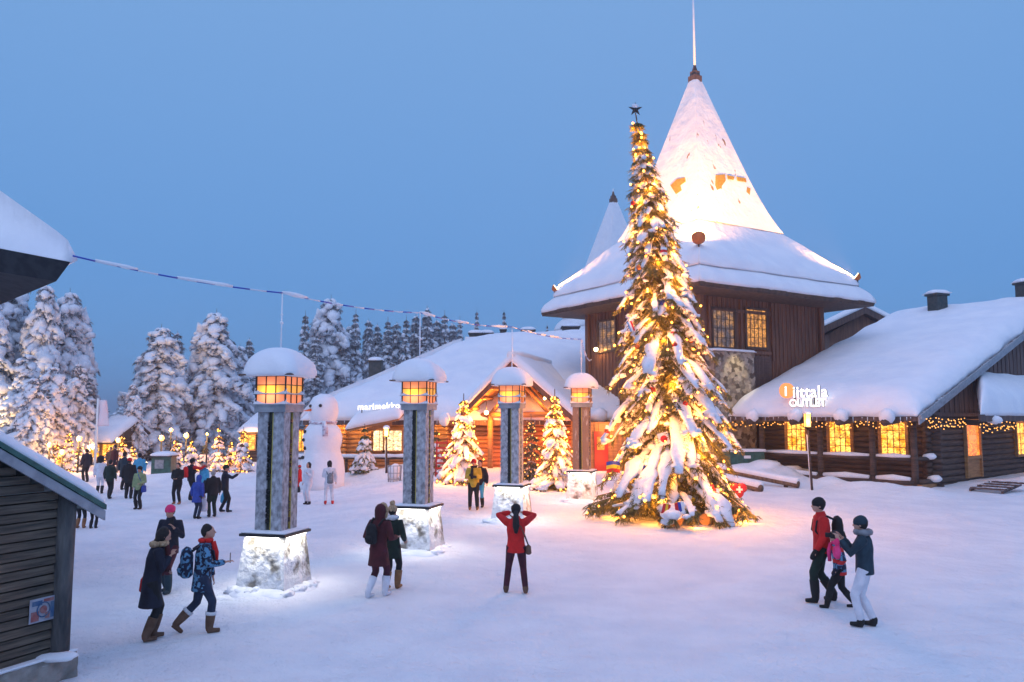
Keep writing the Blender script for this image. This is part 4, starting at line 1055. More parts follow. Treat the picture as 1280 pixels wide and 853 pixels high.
# ------------------------------------------------------------------ posts, rails and fence before the log house
fe = [(360, 586), (405, 582), (445, 586), (505, 588), (548, 590)]
FN = thing('rail_fence', 'low snow-topped rail fence before the long log house', 'fence', gpx(400, 590))
prev = None
for i in range(9):
    px = 355 + i * 26; p = at(px, 575, 44.2); gz = g(p.x, 44.2)
    s = MB(); s.tube([(p.x, 44.2, gz - .3), (p.x, 44.2, gz + .85)], .08, 8); s.build('post', 'log_dark', FN)
s = MB(); pa, pb = at(350, 575, 44.2), at(570, 575, 44.2); za, zb = g(pa.x, 44.2), g(pb.x, 44.2); zm = max(za, zb) * .5 + .35 + .45
s.tube([(pa.x, 44.1, zm), (pb.x, 44.1, zm)], .07, 8); rl = s.build('rail', 'log_dark', FN)
s = MB(); N = 26; s.tube([(pa.x + (pb.x - pa.x) * i / N, 44.1, zm + .13) for i in range(N + 1)], [(.10 + .06 * noise.noise(V((i * .9, 0, 0))), .16) for i in range(N + 1)], 8); s.build('snow_layer', 'snow', rl)
# street lamps
def post_lamp(label, px, py, top, e, lean=0, group='lantern posts', Y=None, mt='lamp_glow', sz=1.0):
    b = gpx(px, py); 
    if Y: b = at(px, py, Y); b.z = g(b.x, b.y)
    tp = at(px - lean, top, b.y); H = tp.z - b.z
    t = thing('street_lamp', label, 'street lamp', b, 0, group)
    d = V(((tp.x - b.x), 0, H))
    s = MB(); s.tube([-d * .05, d * .8], [.06 * sz, .045 * sz], 8); s.build('post', 'log_dark', t, True)
    q = d * .8; k = H * .2 * .8
    s = MB(); s.box(q + Z * (k * .5), (.2 * sz, .2 * sz, k)); s.build('lantern_glass', mt, t, True)
    s = MB()
    for sx in (-1, 1):
        for sy in (-1, 1): s.box(q + V((sx * .11 * sz, sy * .11 * sz, k * .5)), (.025, .025, k))
    s.box(q + Z * (k + .02), (.3 * sz, .3 * sz, .04)); s.box(q - Z * .02, (.28 * sz, .28 * sz, .04)); s.build('lantern_frame', 'black_metal', t, True)
    s = MB(); superdome(s, q + Z * (k + .05), .17 * sz, .14, 16, 5); s.tube([-d * .0 + V((-.05, 0, 0)), d * .7 + V((-.05, 0, 0))], .02, 5); s.build('snow_cap', 'snow', t, True)
    light('lamp_light', 'POINT', b + q + V((0, -.3, k * .4)), e, (1, .5, .13), t, .08)
post_lamp('slender lantern post with snowy left side in front of the right shop', 1015, 613, 514, 25, 7)
post_lamp('lantern post glowing amber in front of the long log house window', 483, 592, 534, 30)
# snow-covered log rails between the tree and the shop
for (x0, y0, Y0, x1, y1, Y1, r_, lb) in ((893, 585, 37.5, 998, 606, 34.5, .15, 'long snow-covered log rail sloping toward the shop lantern post'), (898, 598, 35.6, 951, 611, 33.2, .16, 'short snow-covered log rail beside the right edge of the tall tree')):
    a, b_ = at(x0, y0, Y0), at(x1, y1, Y1); t = thing('log_rail', lb, 'log rail', V((b_.x, b_.y, g(b_.x, b_.y))), 0, 'log rails beside the tall tree')
    s = MB(); s.tube([a, b_], r_, 12); s.build('log', 'bark', t)
    s = MB(); N = 12; s.tube([a + (b_ - a) * (i / N) + Z * r_ * .8 for i in range(N + 1)], [(r_ * (1.0 + .35 * noise.noise(V((i, x0, 0)))), r_ * 1.18) for i in range(N + 1)], 8); s.build('snow_layer', 'snow', t)
    for u_ in (.1, .86):
        q = a + (b_ - a) * u_; s = MB(); s.tube([(q.x, q.y, g(q.x, q.y) - .2), (q.x, q.y, q.z - r_ * .5)], .1, 8); s.build('short_post', 'log_dark', t)
mo = gpx(970, 596); 
s = MB(); s.blob((0, 0, 0), (1.5, 1.0, .62), 3, 0, .5, 3); s.blob((1.3, .2, -.1), (1.2, .8, .4), 3, 0, .5, 8); o = s.build('snow_heap', 'snow_soft', None, True, ); o.location = V((mo.x, mo.y + 2.4, mo.z)); tag(o, 'rounded heap of shovelled snow by the shop porch', 'snow heap')
# dark storage box with a small plate beside the tower foot
q = at(930, 586, 39.6); s = MB(); s.box((0, 0, .5), (1.8, .8, 1.0), .2); t = thing('storage_box', 'dark green box with a small pale plate at the tower foot', 'box', V((q.x, 39.6, g(q.x, 39.6)))); s.build('body', 'green_metal', t, True); s = MB(); s.box((.05, -.45, .75), (.35, .03, .14), .2); s.build('plate', 'flag_white', t, True)
s = MB(); s.box((0, 0, 1.06), (1.9, .9, .12), .2); s.build('snow_layer', 'snow', t, True)
# stone yard wall with snow at the tower foot
# grey wire litter basket and red kick-sled rack
q = gpx(493, 602); t = thing('litter_basket', 'pale wire basket half drifted over beside the amber lantern post', 'basket', q)
s = MB()
for k in range(12):
    a = k * PI / 6; s.tube([(.3 * math.cos(a), .25 * math.sin(a), -.05), (.34 * math.cos(a), .28 * math.sin(a), .75)], .014, 4)
for zz in (.1, .4, .74): s.tube([(.33 * math.cos(a * PI / 8), .27 * math.sin(a * PI / 8), zz) for a in range(17)], .014, 4, cap=False)
s.build('wire_frame', 'grey_metal', t, True)
s = MB(); s.blob((0, 0, .45), (.3, .25, .4), 2, 0, .2); s.build('snow_fill', 'snow', t, True)
q = gpx(552, 600); t = thing('red_sled_rack', 'red slatted rack standing in snow between second pillar and lit spruce', 'rack', q)
s = MB()
for sx in (-.3, .3): s.tube([(sx, 0, -.1), (sx * .8, .15, 1.9)], .04, 6)
for k in range(7): s.box((0, .02 * k, .3 + .24 * k), (.6, .05, .09))
s.build('ladder', 'red_paint', t, True)
s = MB(); s.blob((0, 0, 0), (.6, .4, .2), 2, 0, .4); s.build('snow_drift', 'snow', t, True)

# ------------------------------------------------------------------ giant snowman
sm = gpx(402, 610); t = thing('snowman', 'giant snowman with scarf standing behind the nearest lantern pillar', 'snowman', sm)
s_ = sm.y / FPX
mb = MB(); mb.lathe((0, 0, 0), [(1.02, -.2), (1.1, .3), (1.12, .8), (1.02, 1.35), (.88, 1.72), (.86, 1.9), (.93, 2.2), (.96, 2.5), (.86, 2.85), (.66, 3.1), (.50, 3.22)], 36, 0, .03)
mb.lathe((0, 0, 0), [(.45, 3.1), (.60, 3.25), (.71, 3.5), (.75, 3.8), (.68, 4.15), (.5, 4.42), (.25, 4.57), (.02, 4.62)], 32, 0, .03)
mb.build('body', 'snow_soft', t, True)
s = MB(); s.blob((-.52, -.48, 4.0), .085, 2); s.build('eye', 'flag_black', t, True)
s = MB(); s.blob((.02, -.72, 4.02), .085, 2); s.build('eye', 'flag_black', t, True)
s = MB(); s.tube([(-.45, -.5, 3.82), (-.74, -.95, 3.76)], [.08, .01], 8); s.build('carrot_nose', 'orange_gloss', t, True)
for zz, rr_ in ((2.75, .92), (2.35, .98), (1.95, .9), (1.5, 1.0)):
    s = MB(); a = R(215); s.blob((math.cos(a) * rr_, math.sin(a) * rr_, zz), .09, 2); s.build('button', 'flag_black', t, True)
mat('scarf_frosted', (.42, .30, .36), .9, (.75, .73, .80), 8, dust=.25)
s = MB(); s.tube([(.60 * math.cos(a * PI / 12), .60 * math.sin(a * PI / 12), 3.2 + .03 * math.sin(a)) for a in range(25)], [(.07, .10)] * 25, 8); s.tube([(.18, -.62, 3.22), (.3, -.80, 2.9), (.34, -.95, 2.55)], [.10, .14, .13], 8, sq=1.1); s.build('scarf', 'scarf_frosted', t, True)

# ------------------------------------------------------------------ foreground hut at the left edge
az = R(21.7); HD = V((math.sin(az), math.cos(az), 0)); HN = V((math.cos(az), -math.sin(az), 0))
hp = at(70, 812, 10.75)
def HP(d, out, z): q = V((hp.x, hp.y, 0)) + HD * d + HN * out; q.z = z; return q
HT = thing('plank_hut', 'dark weathered plank hut with snowy green-edged roof at the left edge', 'hut', V((hp.x, hp.y, g(hp.x, hp.y))))
ez = at(100, 640, 11.2).z; e0 = at(131, 630, 11.45)
# rake line: from the far eave tip up towards the camera
tip = HP(.50, .15, 0); tip.z = at(130, 632, tip.y).z
up_ = HP(-2.6, .28, 0); q0 = HP(-1.05, .28, 0); zq = at(0, 556, q0.y * 1.0).z
rk = (at(0, 562, 9.84).z - tip.z) / 1.416
ridge_d = -1.7
def rz(d): return tip.z + rk * (.50 - d) if d > ridge_d else tip.z + rk * (.50 - 2 * ridge_d + d)
s = MB(); vs = []; n1, n2 = 40, 8
for j in range(n2 + 1):
    for i in range(n1 + 1):
        d_ = -4.2 + 4.42 * i / n1; zz = -.1 + .42 * min(j, 6) / 6; o_ = .10 if j < 7 else (.0 if j == 7 else -.3)
        q = HP(d_, o_, zz); vc = noise.voronoi(V((d_ * 2.2, zz * 3, 0)))[0]; q += HN * (min(.05, (vc[1] - vc[0]) * .3) if j < 7 else 0); vs.append(q)
s.add(vs, [(j * (n1 + 1) + i, j * (n1 + 1) + i + 1, (j + 1) * (n1 + 1) + i + 1, (j + 1) * (n1 + 1) + i) for j in range(n2) for i in range(n1)])
s.ob(HP(-4.2, -3.6, -.1), HD * 4.42, HN * 3.66, Z * .40); o = s.build('stone_footing', 'mortar_stone', HT)
s = MB(); s.snow(HP(-4.1, .03, .322), HP(.2, .03, .322), HP(.2, .14, .322), HP(-4.1, .14, .322), .035, 40, 3, .04, .01, out=.01); s.build('snow_layer', 'snow', o)
s = MB(); k = 0; z = .32
while z < rz(ridge_d) - .2:
    hb = .118; dmax = 0.0; dmin = -4.1
    if z + hb > rz(0) - .1: dmax = .50 - (z + hb - tip.z + .1) / rk
    if z + hb > rz(-4.1) - .1: dmin = max(dmin, 2 * ridge_d - dmax - .0)
    if dmax - dmin < .1: break
    wob = .006 * math.sin(z * 37)
    s.add([HP(dmin, -.06, z), HP(dmax, -.06, z), HP(dmax, -.06, z + hb - .012), HP(dmin, -.06, z + hb - .012), HP(dmin, .03 + wob, z + .004), HP(dmax, .03 - wob, z + .004), HP(dmax, .012 - wob, z + hb - .018), HP(dmin, .012 + wob, z + hb - .018)],
          [(4, 5, 6, 7), (0, 4, 7, 3), (5, 1, 2, 6), (7, 6, 2, 3), (0, 1, 5, 4)])
    z += hb
s.build('wall', 'hut_board', HT)
s = MB(); s.ob(HP(-4.1, -3.5, .3), HD * 4.1, HN * 3.46, Z * (tip.z - .2)); s.build('inner_wall', 'hut_board', HT)
s = MB(); s.tube([HP(.02, .02, .3), HP(.02, .02, 1.2), HP(.02, .02, rz(0) - .08)], [.13, .125, .13], 12); s.build('corner_post', 'hut_post', HT)
s = MB(); s.blob(HP(-.12, .16, .34), (.34, .16, .05), 2, 0, .4); s.build('snow_ledge', 'snow', HT)
# roof: slopes both ways from the ridge; far slope ends at the tip
s = MB(); dd = [(.50, ridge_d), (2 * ridge_d - .50, ridge_d)]
for da, db in dd:
    a = HP(da, .15, rz(da)); b_ = HP(db, .15, rz(db)); c_ = HP(db, -3.9, rz(db)); d_ = HP(da, -3.9, rz(da)); quadslab(s, a, b_, c_, d_, .06)
ro = s.build('roof', 'green_metal', HT)
for da, db in dd:
    a = HP(da, .15, rz(da)); b_ = HP(db, .15, rz(db))
    s = MB(); s.prism([a + HN * .01 - Z * .2, b_ + HN * .01 - Z * .2, b_ + HN * .01 - Z * .07, a + HN * .01 - Z * .07], HN * .035); s.build('verge_board', 'grey_metal', ro)
    s = MB(); s.prism([a + HN * .01 - Z * .055, b_ + HN * .01 - Z * .055, b_ + HN * .01 + Z * .012, a + HN * .01 + Z * .012], HN * .05); s.build('verge_trim', 'green_metal', ro)
s = MB(); s.snow(HP(.48, .17, rz(.48)), HP(.48, -3.9, rz(.48)), HP(ridge_d, -3.9, rz(ridge_d)), HP(ridge_d, .17, rz(ridge_d)), .20, 40, 34, .18, .05, (1, 0, 0, 1), .4, .015)
s.snow(HP(2 * ridge_d - .48, .17, rz(.48)), HP(2 * ridge_d - .48, -3.9, rz(.48)), HP(ridge_d, -3.9, rz(ridge_d)), HP(ridge_d, .17, rz(ridge_d)), .15, 20, 20, .16, .02, (1, 0, 0, 1), .4, .015)
s.build('roof_snow', 'snow', ro)
# faded sticker-like notice
mat('poster_white', (.34, .35, .40), .6, (.24, .25, .30), 9); mat('poster_blue', (.03, .09, .20), .6, (.08, .14, .22), 12); mat('poster_red', (.26, .07, .07), .6, (.32, .14, .13), 12)
q = at(55, 762, 10.9)
for _ in range(30):
    dcur = (V((q.x, q.y, 0)) - V((hp.x, hp.y, 0))).dot(HN); q = at(55, 762, q.y - (dcur - .06) * -2.6 * -1 if False else q.y + (dcur - .06) * .6)
dn_ = (V((q.x, q.y, 0)) - V((hp.x, hp.y, 0))).dot(HD); zc = q.z
t = thing('notice', 'faded red, white and blue notice with a ring on the hut planks', 'notice', HP(dn_, .05, zc))
def nb(u0, u1, z0, z1, dpt, m): s.ob(HP(dn_ + u0, .04, zc + z0), HD * (u1 - u0), HN * dpt, Z * (z1 - z0), m)
s = MB(); nb(-.19, .19, -.15, .15, .008, 0); nb(-.17, -.06, -.13, -.01, .011, 2); nb(-.16, -.02, .06, .12, .0105, 1); nb(.10, .15, -.12, .08, .0112, 1); nb(.03, .09, -.12, -.04, .0115, 2); nb(.0, .14, .09, .13, .0108, 2)
s.build('sheet', ['poster_white', 'poster_blue', 'poster_red'], t)
s = MB(); c0 = HP(dn_, .054, zc); s.tube([c0 + (HD * math.cos(a * PI / 12) + Z * math.sin(a * PI / 12)) * .09 for a in range(25)], .008, 5, 0); s.tube([c0 - HN * .002, c0 + HN * .002], .05, 16, 1, False); s.build('ring_emblem', ['poster_blue', 'poster_red'], t)
# ------------------------------------------------------------------ roof corner poking in at the upper left
Yc = 13.5
CR = at(90, 327, Yc)
OB = thing('corner_building', 'building whose snowy overhanging roof corner pokes in at the upper left edge', 'building', V((CR.x - 3.2, Yc + 2, g(CR.x - 3.2, Yc + 2))))
a = at(88, 328, Yc); b_ = at(64, 342, Yc + 1.4)
lf = V((-6.5, .3, 0))
s = MB(); eA = a; eB = V((a.x + .35, Yc + 6, a.z)); up1 = V((-6.0, 0, 3.9))
dx = at(0, 311, Yc + .2) - a
aL = a + dx * 4.0
DB = V((-4.6, 5.0, 0))
s.add([a, aL, aL + DB, a + DB, a - Z * .28 + V((-.40, .30, 0)), aL - Z * .5 + V((0, .3, 0)), aL + DB - Z * .5, a + DB - Z * .28 + V((-.4, 0, 0))],
      [(0, 1, 2, 3), (7, 6, 5, 4), (0, 4, 5, 1), (1, 5, 6, 2), (2, 6, 7, 3), (3, 7, 4, 0)])
mat('tarred_wood', (.012, .014, .02), .8, (.025, .028, .035), 6); ro = s.build('roof', 'tarred_wood', OB)
s = MB(); k = 18; pk = at(0, 250, Yc + .3) - at(0, 311, Yc + .3)
vs = []; nx = 26; ny = 10
for j in range(ny + 1):
    for i in range(nx + 1):
        u = i / nx; base_ = a + (aL - a) * u + V((.06 * (1 - u), 5.5 * j / ny - .06, 0)); wd = (a - aL).length * u
        h = .30 * min(1, (wd / .25)) ** .5 + wd * .46; h *= 1
        ed = min(1, j / 1.2) ** .5; vs.append(base_ + V((0, 0, max(.05, h * (.55 + .45 * ed) if j else .0 + .12))) + V((0, 0, .02 * noise.noise(base_ * 2))) + V((0, (.9 * h * .9) if 0 else 0, 0)))
# front face follows the slope: the roof climbs away to the left
top = vs; bot = [a + (aL - a) * (i / nx) + DB * (j / ny) + Z * .005 for j in range(ny + 1) for i in range(nx + 1)]
fr = []
for i in range(nx + 1):
    u = i / nx; wd = (a - aL).length * u; h = .30 * min(1, (wd / .25)) ** .5 + wd * .46
    fr.append(a + (aL - a) * u + V((.06 * (1 - u), .12, max(.06, h))))
for i in range(nx + 1): top[i] = fr[i]
Wn = nx + 1; N = len(top)
for j in range(1, ny + 1):
    for i in range(nx + 1): top[j * Wn + i] = fr[i] + DB * (j / ny) + Z * (.04 * noise.noise(V((i * .4, j * .6, 0))))
s.add(top + bot, [(j * Wn + i, j * Wn + i + 1, (j + 1) * Wn + i + 1, (j + 1) * Wn + i) for j in range(ny) for i in range(nx)] + [(N + i, N + i + 1, i + 1, i) for i in range(nx)] + [(j * Wn, (j + 1) * Wn, N + (j + 1) * Wn, N + j * Wn) for j in range(ny)], 0, True)
s.build('roof_snow', 'snow_soft', ro)
s = MB(); s.ob((a.x - 9.5, Yc + 1.0, g(-9, 14) - .3), (6.6, 0, 0), DB * .9, Z * (a.z - .3)); s.build('wall', 'log_dark', OB)

# ------------------------------------------------------------------ the blue and white line strung from pillar to pillar
mat('tape_blue', (.03, .07, .45), .5); mat('tape_white', (.7, .72, .8), .6)
wp = [at(91, 320, Yc)]
tops = []
for (p, ph) in PIL: tops.append(V((p.x, p.y, p.z + ph)))
wp += tops
e_ = tw(DF, -DR, tfrac(DF, -DR, 742), 6.9, .2); wp.append(e_)
wpn = 0
LN = thing('arctic_line', 'blue and white line heavy with snow strung over the pillar masts', 'line', tops[0])
s = MB(); sn = MB(); rnd = random.Random(4); mi = 0
for a, b_ in zip(wp, wp[1:]):
    n = max(10, int((b_ - a).length / .35)); L = (b_ - a).length; sag = min(.35, L * .018)
    q = [a + (b_ - a) * (i / n) - Z * sag * 4 * (i / n) * (1 - i / n) for i in range(n + 1)]
    for i in range(n):
        s.tube([q[i], q[i + 1]], .015, 6, mi % 2); mi += 1
    i = 0
    while i < n:
        if rnd.random() < .2:
            l_ = rnd.randint(1, 3); pts = q[i:i + l_ + 1]
            if len(pts) > 1:
                pp = []
                for u, v in zip(pts, pts[1:]): pp += [u, (u + v) / 2]
                pp.append(pts[-1]); sn = MB(); sn.tube([x + Z * .02 for x in pp], [.012 + .034 * math.sin(PI * (k_ + .4) / (len(pp))) * rnd.uniform(.6, 1.2) for k_ in range(len(pp))], 6); sn.build('snow_lump', 'snow', LN)
            i += l_
        i += 1
s.build('tape', ['tape_blue', 'tape_white'], LN)
p = at(745, 437, e_.y - .6); ball_lamp('wall_lamp', 'small amber lamp on the left wall of the tower', p, .14, (1, .5, .12), 40, 'lamp_hot', .1)

# ------------------------------------------------------------------ smaller lit spruces by the gable entrance
def lit_spruce(label, px, py, top, hw_px, seed, nb, le, tl, group, snow=.12, nmat='needles_brown', mt='bulb', kw={}):
    b = gpx(px, py); H = at(px, top, b.y).z - b.z; Rm = hw_px / FPX * b.y
    args = dict(droop=.8, rise=.12, snow_r=snow, snow_p=.85, nmat=nmat, nl=.3, nw=.028, tw=3, base=.04, shape=.85, step=.17, tri=4, sides=7, blobk=.6); args.update(kw)
    t, pts = spruce('spruce_tree', label, 'tree', group, b, H, Rm, seed, max(8, int(H * 2.7)), 10, **args)
    if nb:
        ls, pos = bulbs(t, pts, nb, .038, seed + 1, 'light_string', tl, 'light strings on the smaller spruces', off=.1, mt=mt, keep=60)
        rnd = random.Random(seed); n = 12 if H > 3 else 3
        for k in range(n):
            tz = .05 + .8 * (k + .5) / n; a = k * 2.4 - 2.2; rr = Rm * (1 - tz) ** .85 * (.95 if n > 3 else .6)
            light('bulb_light', 'POINT', b + V((math.cos(a) * rr, -abs(math.sin(a)) * rr, tz * H + .1)), le * (.22 if n > 3 else .6), (1, .29, .03), ls, .1)
    return t
GS = 'lit spruces flanking the gable entrance'
lit_spruce('plump snow-loaded spruce glowing amber left of the timber gable entrance', 579, 604, 492, 34, 21, 200, 190, 'amber bulbs in the plump spruce left of the gable', GS, .2)
lit_spruce('snow-loaded spruce glowing amber between third and fourth pillars', 694, 612, 486, 32, 22, 200, 170, 'amber bulbs in the spruce between third and fourth pillars', GS, .2)
lit_spruce('dark snowless spruce with red glints under the gable behind the third pillar', 664, 600, 517, 20, 23, 70, 8, 'dim red bulbs in the dark spruce under the gable', None, .01, 'needles', 'bulb_small', dict(snow_p=0.0, blobk=0))
lit_spruce('snowy unlit spruce with two peaks beside the amber lantern post', 455, 590, 530, 17, 24, 0, 0, '', None, .2)
lit_spruce('small snowy spruce leaning against the one beside the amber lantern post', 470, 586, 528, 11, 25, 0, 0, '', None, .17)
lit_spruce('small snowy spruce behind the red slatted rack', 545, 592, 535, 13, 26, 12, 3, 'sparse bulbs in the small spruce by the red rack', None, .17)
GB = 'small snowy spruces across the far left side of the square'
for i, (px, py, top, hw_, nb, lb) in enumerate([
        (219, 590, 545, 14, 30, 'small snowy spruce nearest the green booth'), (238, 590, 547, 13, 30, 'second small snowy spruce to the right of the green booth'),
        (256, 588, 552, 11, 0, 'low snowy spruce between two taller ones behind the waving visitor'), (272, 590, 530, 12, 30, 'slim white-topped spruce tallest of the small ones behind the visitors'),
        (288, 588, 548, 11, 30, 'bushy small spruce to the left of the last one before the pillar'), (303, 590, 534, 14, 50, 'pink-lit snowy spruce immediately left of the nearest pillar'),
        (152, 586, 540, 12, 50, 'amber-lit snowy spruce beyond the blue-coated visitors'), (84, 588, 538, 13, 70, 'amber-lit snowy spruce behind the hut roof'), (70, 588, 552, 10, 40, 'smaller amber-lit spruce just behind the hut roof snow'),
        (134, 588, 558, 9, 30, 'low amber-flecked spruce right of the banner pole'), (165, 590, 556, 10, 24, 'low frosted spruce before the booth-side tree'), (98, 590, 556, 9, 30, 'low amber-flecked spruce left of the banner pole'),
        (118, 580, 556, 9, 0, 'low snow-smothered bush beside the banner pole')]):
    lit_spruce(lb, px, py, top, hw_, 40 + i, nb, 55, 'bulbs in the ' + lb, GB, .2, 'needles', 'bulb', dict(step=.3, tri=3, tw=2, irregular=.25))
# ------------------------------------------------------------------ snow-laden forest trees: a few kinds, copied
def proto(seed, H, Rm, wh, per, **kw):
    a = dict(droop=.55, rise=.12, snow_r=.40, snow_p=.98, nmat='needles_cold', nl=.85, nw=.06, tw=4, base=.05, shape=.62, step=.36, tri=5, sides=7, blobk=1.6, irregular=.42); a.update(kw)
    return spruce('forest_tree', 'x', 'tree', 'snow-laden trees behind the square', V((0, 0, 0)), H, Rm, seed, wh, per, **a)[0]
PR = {'pine': proto(61, 16, 3.6, 26, 9, shape=.42, irregular=.5, snow_r=.44), 'broad': proto(62, 15, 3.3, 26, 9, shape=.45, irregular=.45, snow_r=.42),
      'spire': proto(63, 15, 1.7, 24, 8, shape=.7, snow_r=.30, nl=.6), 'spire2': proto(64, 15, 2.0, 24, 8, shape=.62, snow_r=.32, irregular=.5)}
protoH = {'pine': 16, 'broad': 15, 'spire': 15, 'spire2': 15}
used = set()
def forest(kind, px, top, Y, wpx, label, rz=0):
    o = PR[kind]
    p = at(px, top, Y); z0 = g(p.x, Y) - .1; H = p.z - z0
    if kind in used: o = copy_tree(o)
    used.add(kind)
    o.location = (p.x, Y, z0); w0 = {'pine': 3.6, 'broad': 3.3, 'spire': 1.7, 'spire2': 2.0}[kind]
    sc_ = H / protoH[kind]; sw = wpx / FPX * Y / w0
    o.scale = (sw, sw, sc_); o.rotation_euler = (0, 0, rz); o['label'] = label
    return o
F = [('pine', 18, 336, 62, 42, 'tallest snow-laden tree at the left edge, lit amber low down'), ('broad', 56, 352, 60, 32, 'snow-laden tree second from the left edge'), ('pine', 88, 360, 64, 36, 'loose-crowned snowy tree with amber-lit boughs beside the banner pole'),
     ('broad', -12, 352, 58, 40, 'snow-laden tree cut by the left edge of the view'), ('spire2', 110, 470, 60, 22, 'lower snowy tree directly behind the white banner pole'), ('broad', 35, 440, 55, 30, 'lower heavy snowy tree in front of the tallest ones at far left'),
     ('pine', 66, 455, 54, 26, 'lower snowy tree in front, behind the hut roof'),
     ('pine', 202, 405, 66, 38, 'broad snow-laden tree above the orange globe lamps'), ('spire2', 222, 414, 68, 20, 'snowy tree with amber right side between two broad trees'), ('pine', 271, 386, 70, 38, 'dense snow-laden tree left of the nearest pillar'),
     ('broad', 300, 430, 74, 24, 'dimmer snowy tree partly behind the nearest pillar'), ('broad', 178, 455, 70, 20, 'low snowy tree at the edge of the open sky gap'), ('spire2', 312, 422, 76, 18, 'thin snowy tree whose tip shows left of the nearest pillar mast'),
     ('spire', 382, 388, 82, 15, 'slim snowy spruce just right of the nearest pillar mast'), ('pine', 414, 368, 84, 34, 'broad snowy tree above the low end of the log house roof'), ('spire', 445, 386, 86, 15, 'slim snowy spruce right of the broad tree over the log house'),
     ('spire2', 461, 398, 88, 16, 'snowy spruce behind the leftmost roof chimney'), ('spire', 485, 396, 90, 17, 'snowy spruce midway between chimney and second pillar mast'), ('spire', 508, 394, 90, 15, 'snowy spruce just left of the second pillar mast'),
     ('spire2', 534, 382, 94, 20, 'hazy twin-topped snowy spruce right of the second pillar mast'), ('spire', 556, 388, 96, 15, 'hazy slim spruce rising over the ridge of the log house'), ('spire', 575, 395, 98, 11, 'hazy thin spruce tip above the ridge before the paired chimneys'),
     ('spire', 596, 384, 100, 9, 'thin spruce tip directly above the paired chimneys'), ('spire', 630, 384, 104, 8, 'thin spruce tip above the third pillar mast'), ('spire', 684, 402, 104, 6, 'tiny spruce tip between the chimneys left of the tower'),
     ('spire2', 395, 420, 80, 18, 'lower snowy spruce filling in behind the snowman'), ('spire2', 432, 420, 84, 18, 'lower snowy spruce behind the low roof end'), ('broad', 345, 440, 78, 22, 'snowy tree hidden behind the nearest pillar roof'),
     ('broad', 240, 450, 78, 24, 'dim snowy tree filling the gap between the two big ones'), ('spire2', 130, 505, 110, 12, 'far low spruce in the sky gap right of the banner'), ('broad', 150, 508, 115, 14, 'farthest low tree in the sky gap beyond the roofs'),
     ('broad', 98, 452, 57, 22, 'lit lower snowy tree just left of the banner pole'), ('broad', 168, 478, 62, 16, 'shorter frosted tree right of the open sky gap'), ('broad', 44, 470, 50, 22, 'amber-lit frosted tree low behind the hut roof'),
     ('spire2', 398, 398, 88, 17, 'slim frosted spruce between the pillar mast and the broad tree'), ('broad', 436, 405, 90, 20, 'frosted tree filling the gap right of the broad tree over the log house'), ('spire2', 472, 404, 92, 18, 'frosted spruce just right of the leftmost roof chimney'),
     ('spire2', 496, 402, 94, 19, 'frosted spruce between two slim ones left of the second mast'), ('spire2', 520, 392, 96, 20, 'frosted spruce directly behind the second pillar mast'), ('spire2', 546, 398, 98, 19, 'hazy frosted spruce over the rising roof ridge'), ('spire2', 566, 402, 100, 16, 'hazy frosted spruce low over the ridge left of the paired chimneys'),
     ('broad', 325, 450, 84, 22, 'dark snowy tree just left of the nearest pillar lantern')]
for i, (k, px, top, Y, w_, lb) in enumerate(F): forest(k, px, top, Y, w_, lb, i * 1.3)
# amber light thrown up into the left trees by the path lamps
def orb(label, px, py, Y, r, e, post=True):
    p = at(px, py, Y); z0 = g(p.x, Y)
    t = thing('globe_lamp', label, 'street lamp', V((p.x, Y, z0)), 0, 'globe lamps along the far path'); h = p.z - z0
    s = MB(); s.tube([(0, 0, -.1), (0, 0, h - r * .9)], [.06, .045], 8); s.build('post', 'black_metal', t, True)
    s = MB(); s.blob((0, 0, h), (r, r, r * 1.15), 2); s.build('globe', 'lamp_glow', t, True)
    s = MB(); s.blob((0, 0, h + r * .95), (r * .9, r * .9, r * .35), 1); s.build('snow_cap', 'snow', t, True)
    light('lamp_light', 'POINT', V((p.x, Y - r - .25, p.z)), e, (1, .48, .12), t, .15)
orb('orange globe lamp in front of the broad tree trunk by the green booth', 202, 548, 50, 0.158, 60)
orb('amber globe lamp right of the orange one under the same tree', 233, 545, 52, 0.158, 150)
orb('small amber globe lamp above and between the two larger globes', 214, 538, 56, 0.122, 120)
orb('amber globe lamp left of the white banner pole', 99, 549, 50, 0.158, 260)
orb('amber globe lamp right of the white banner pole', 148, 551, 50, 0.144, 160)
orb('pale globe lamp among the small spruces behind the visitors', 259, 543, 52, 0.079, 90)
orb('low amber globe lamp at the edge of the hut roof snow', 78, 566, 40, 0.122, 160)
orb('low amber globe lamp partly behind the hut roof snow', 62, 557, 44, 0.122, 160)
for px, py, Y, e in ((12, 505, 56, 900), (80, 500, 56, 700), (100, 470, 60, 500), (225, 500, 61, 500), (215, 528, 60, 250)):
    p = at(px, py, Y); gz = g(p.x, Y)
    t = thing('ground_spotlight', f'small uplight in the snow aimed into the {"left edge" if px < 50 else "tall left" if px < 90 else "banner-side" if px < 110 else "broad middle" if py < 510 else "booth-side"} tree', 'spotlight', V((p.x, Y - 5.5, g(p.x, Y - 5.5))), 0, 'uplights below the far trees')
    s = MB(); s.tube([(0, 0, .0), (0, .12, .3)], [.12, .17], 10); s.build('housing', 'black_metal', t, True); s = MB(); s.tube([(0, .12, .3), (0, .13, .32)], .15, 10); s.build('lens', 'lamp_hot', t, True)
    light('uplight', 'SPOT', V((p.x, Y - 5.4, gz + .5)), e * 3.5, (1, .60, .22), t, .1, V((p.x, Y - 1.5, p.z)), 50, .8)
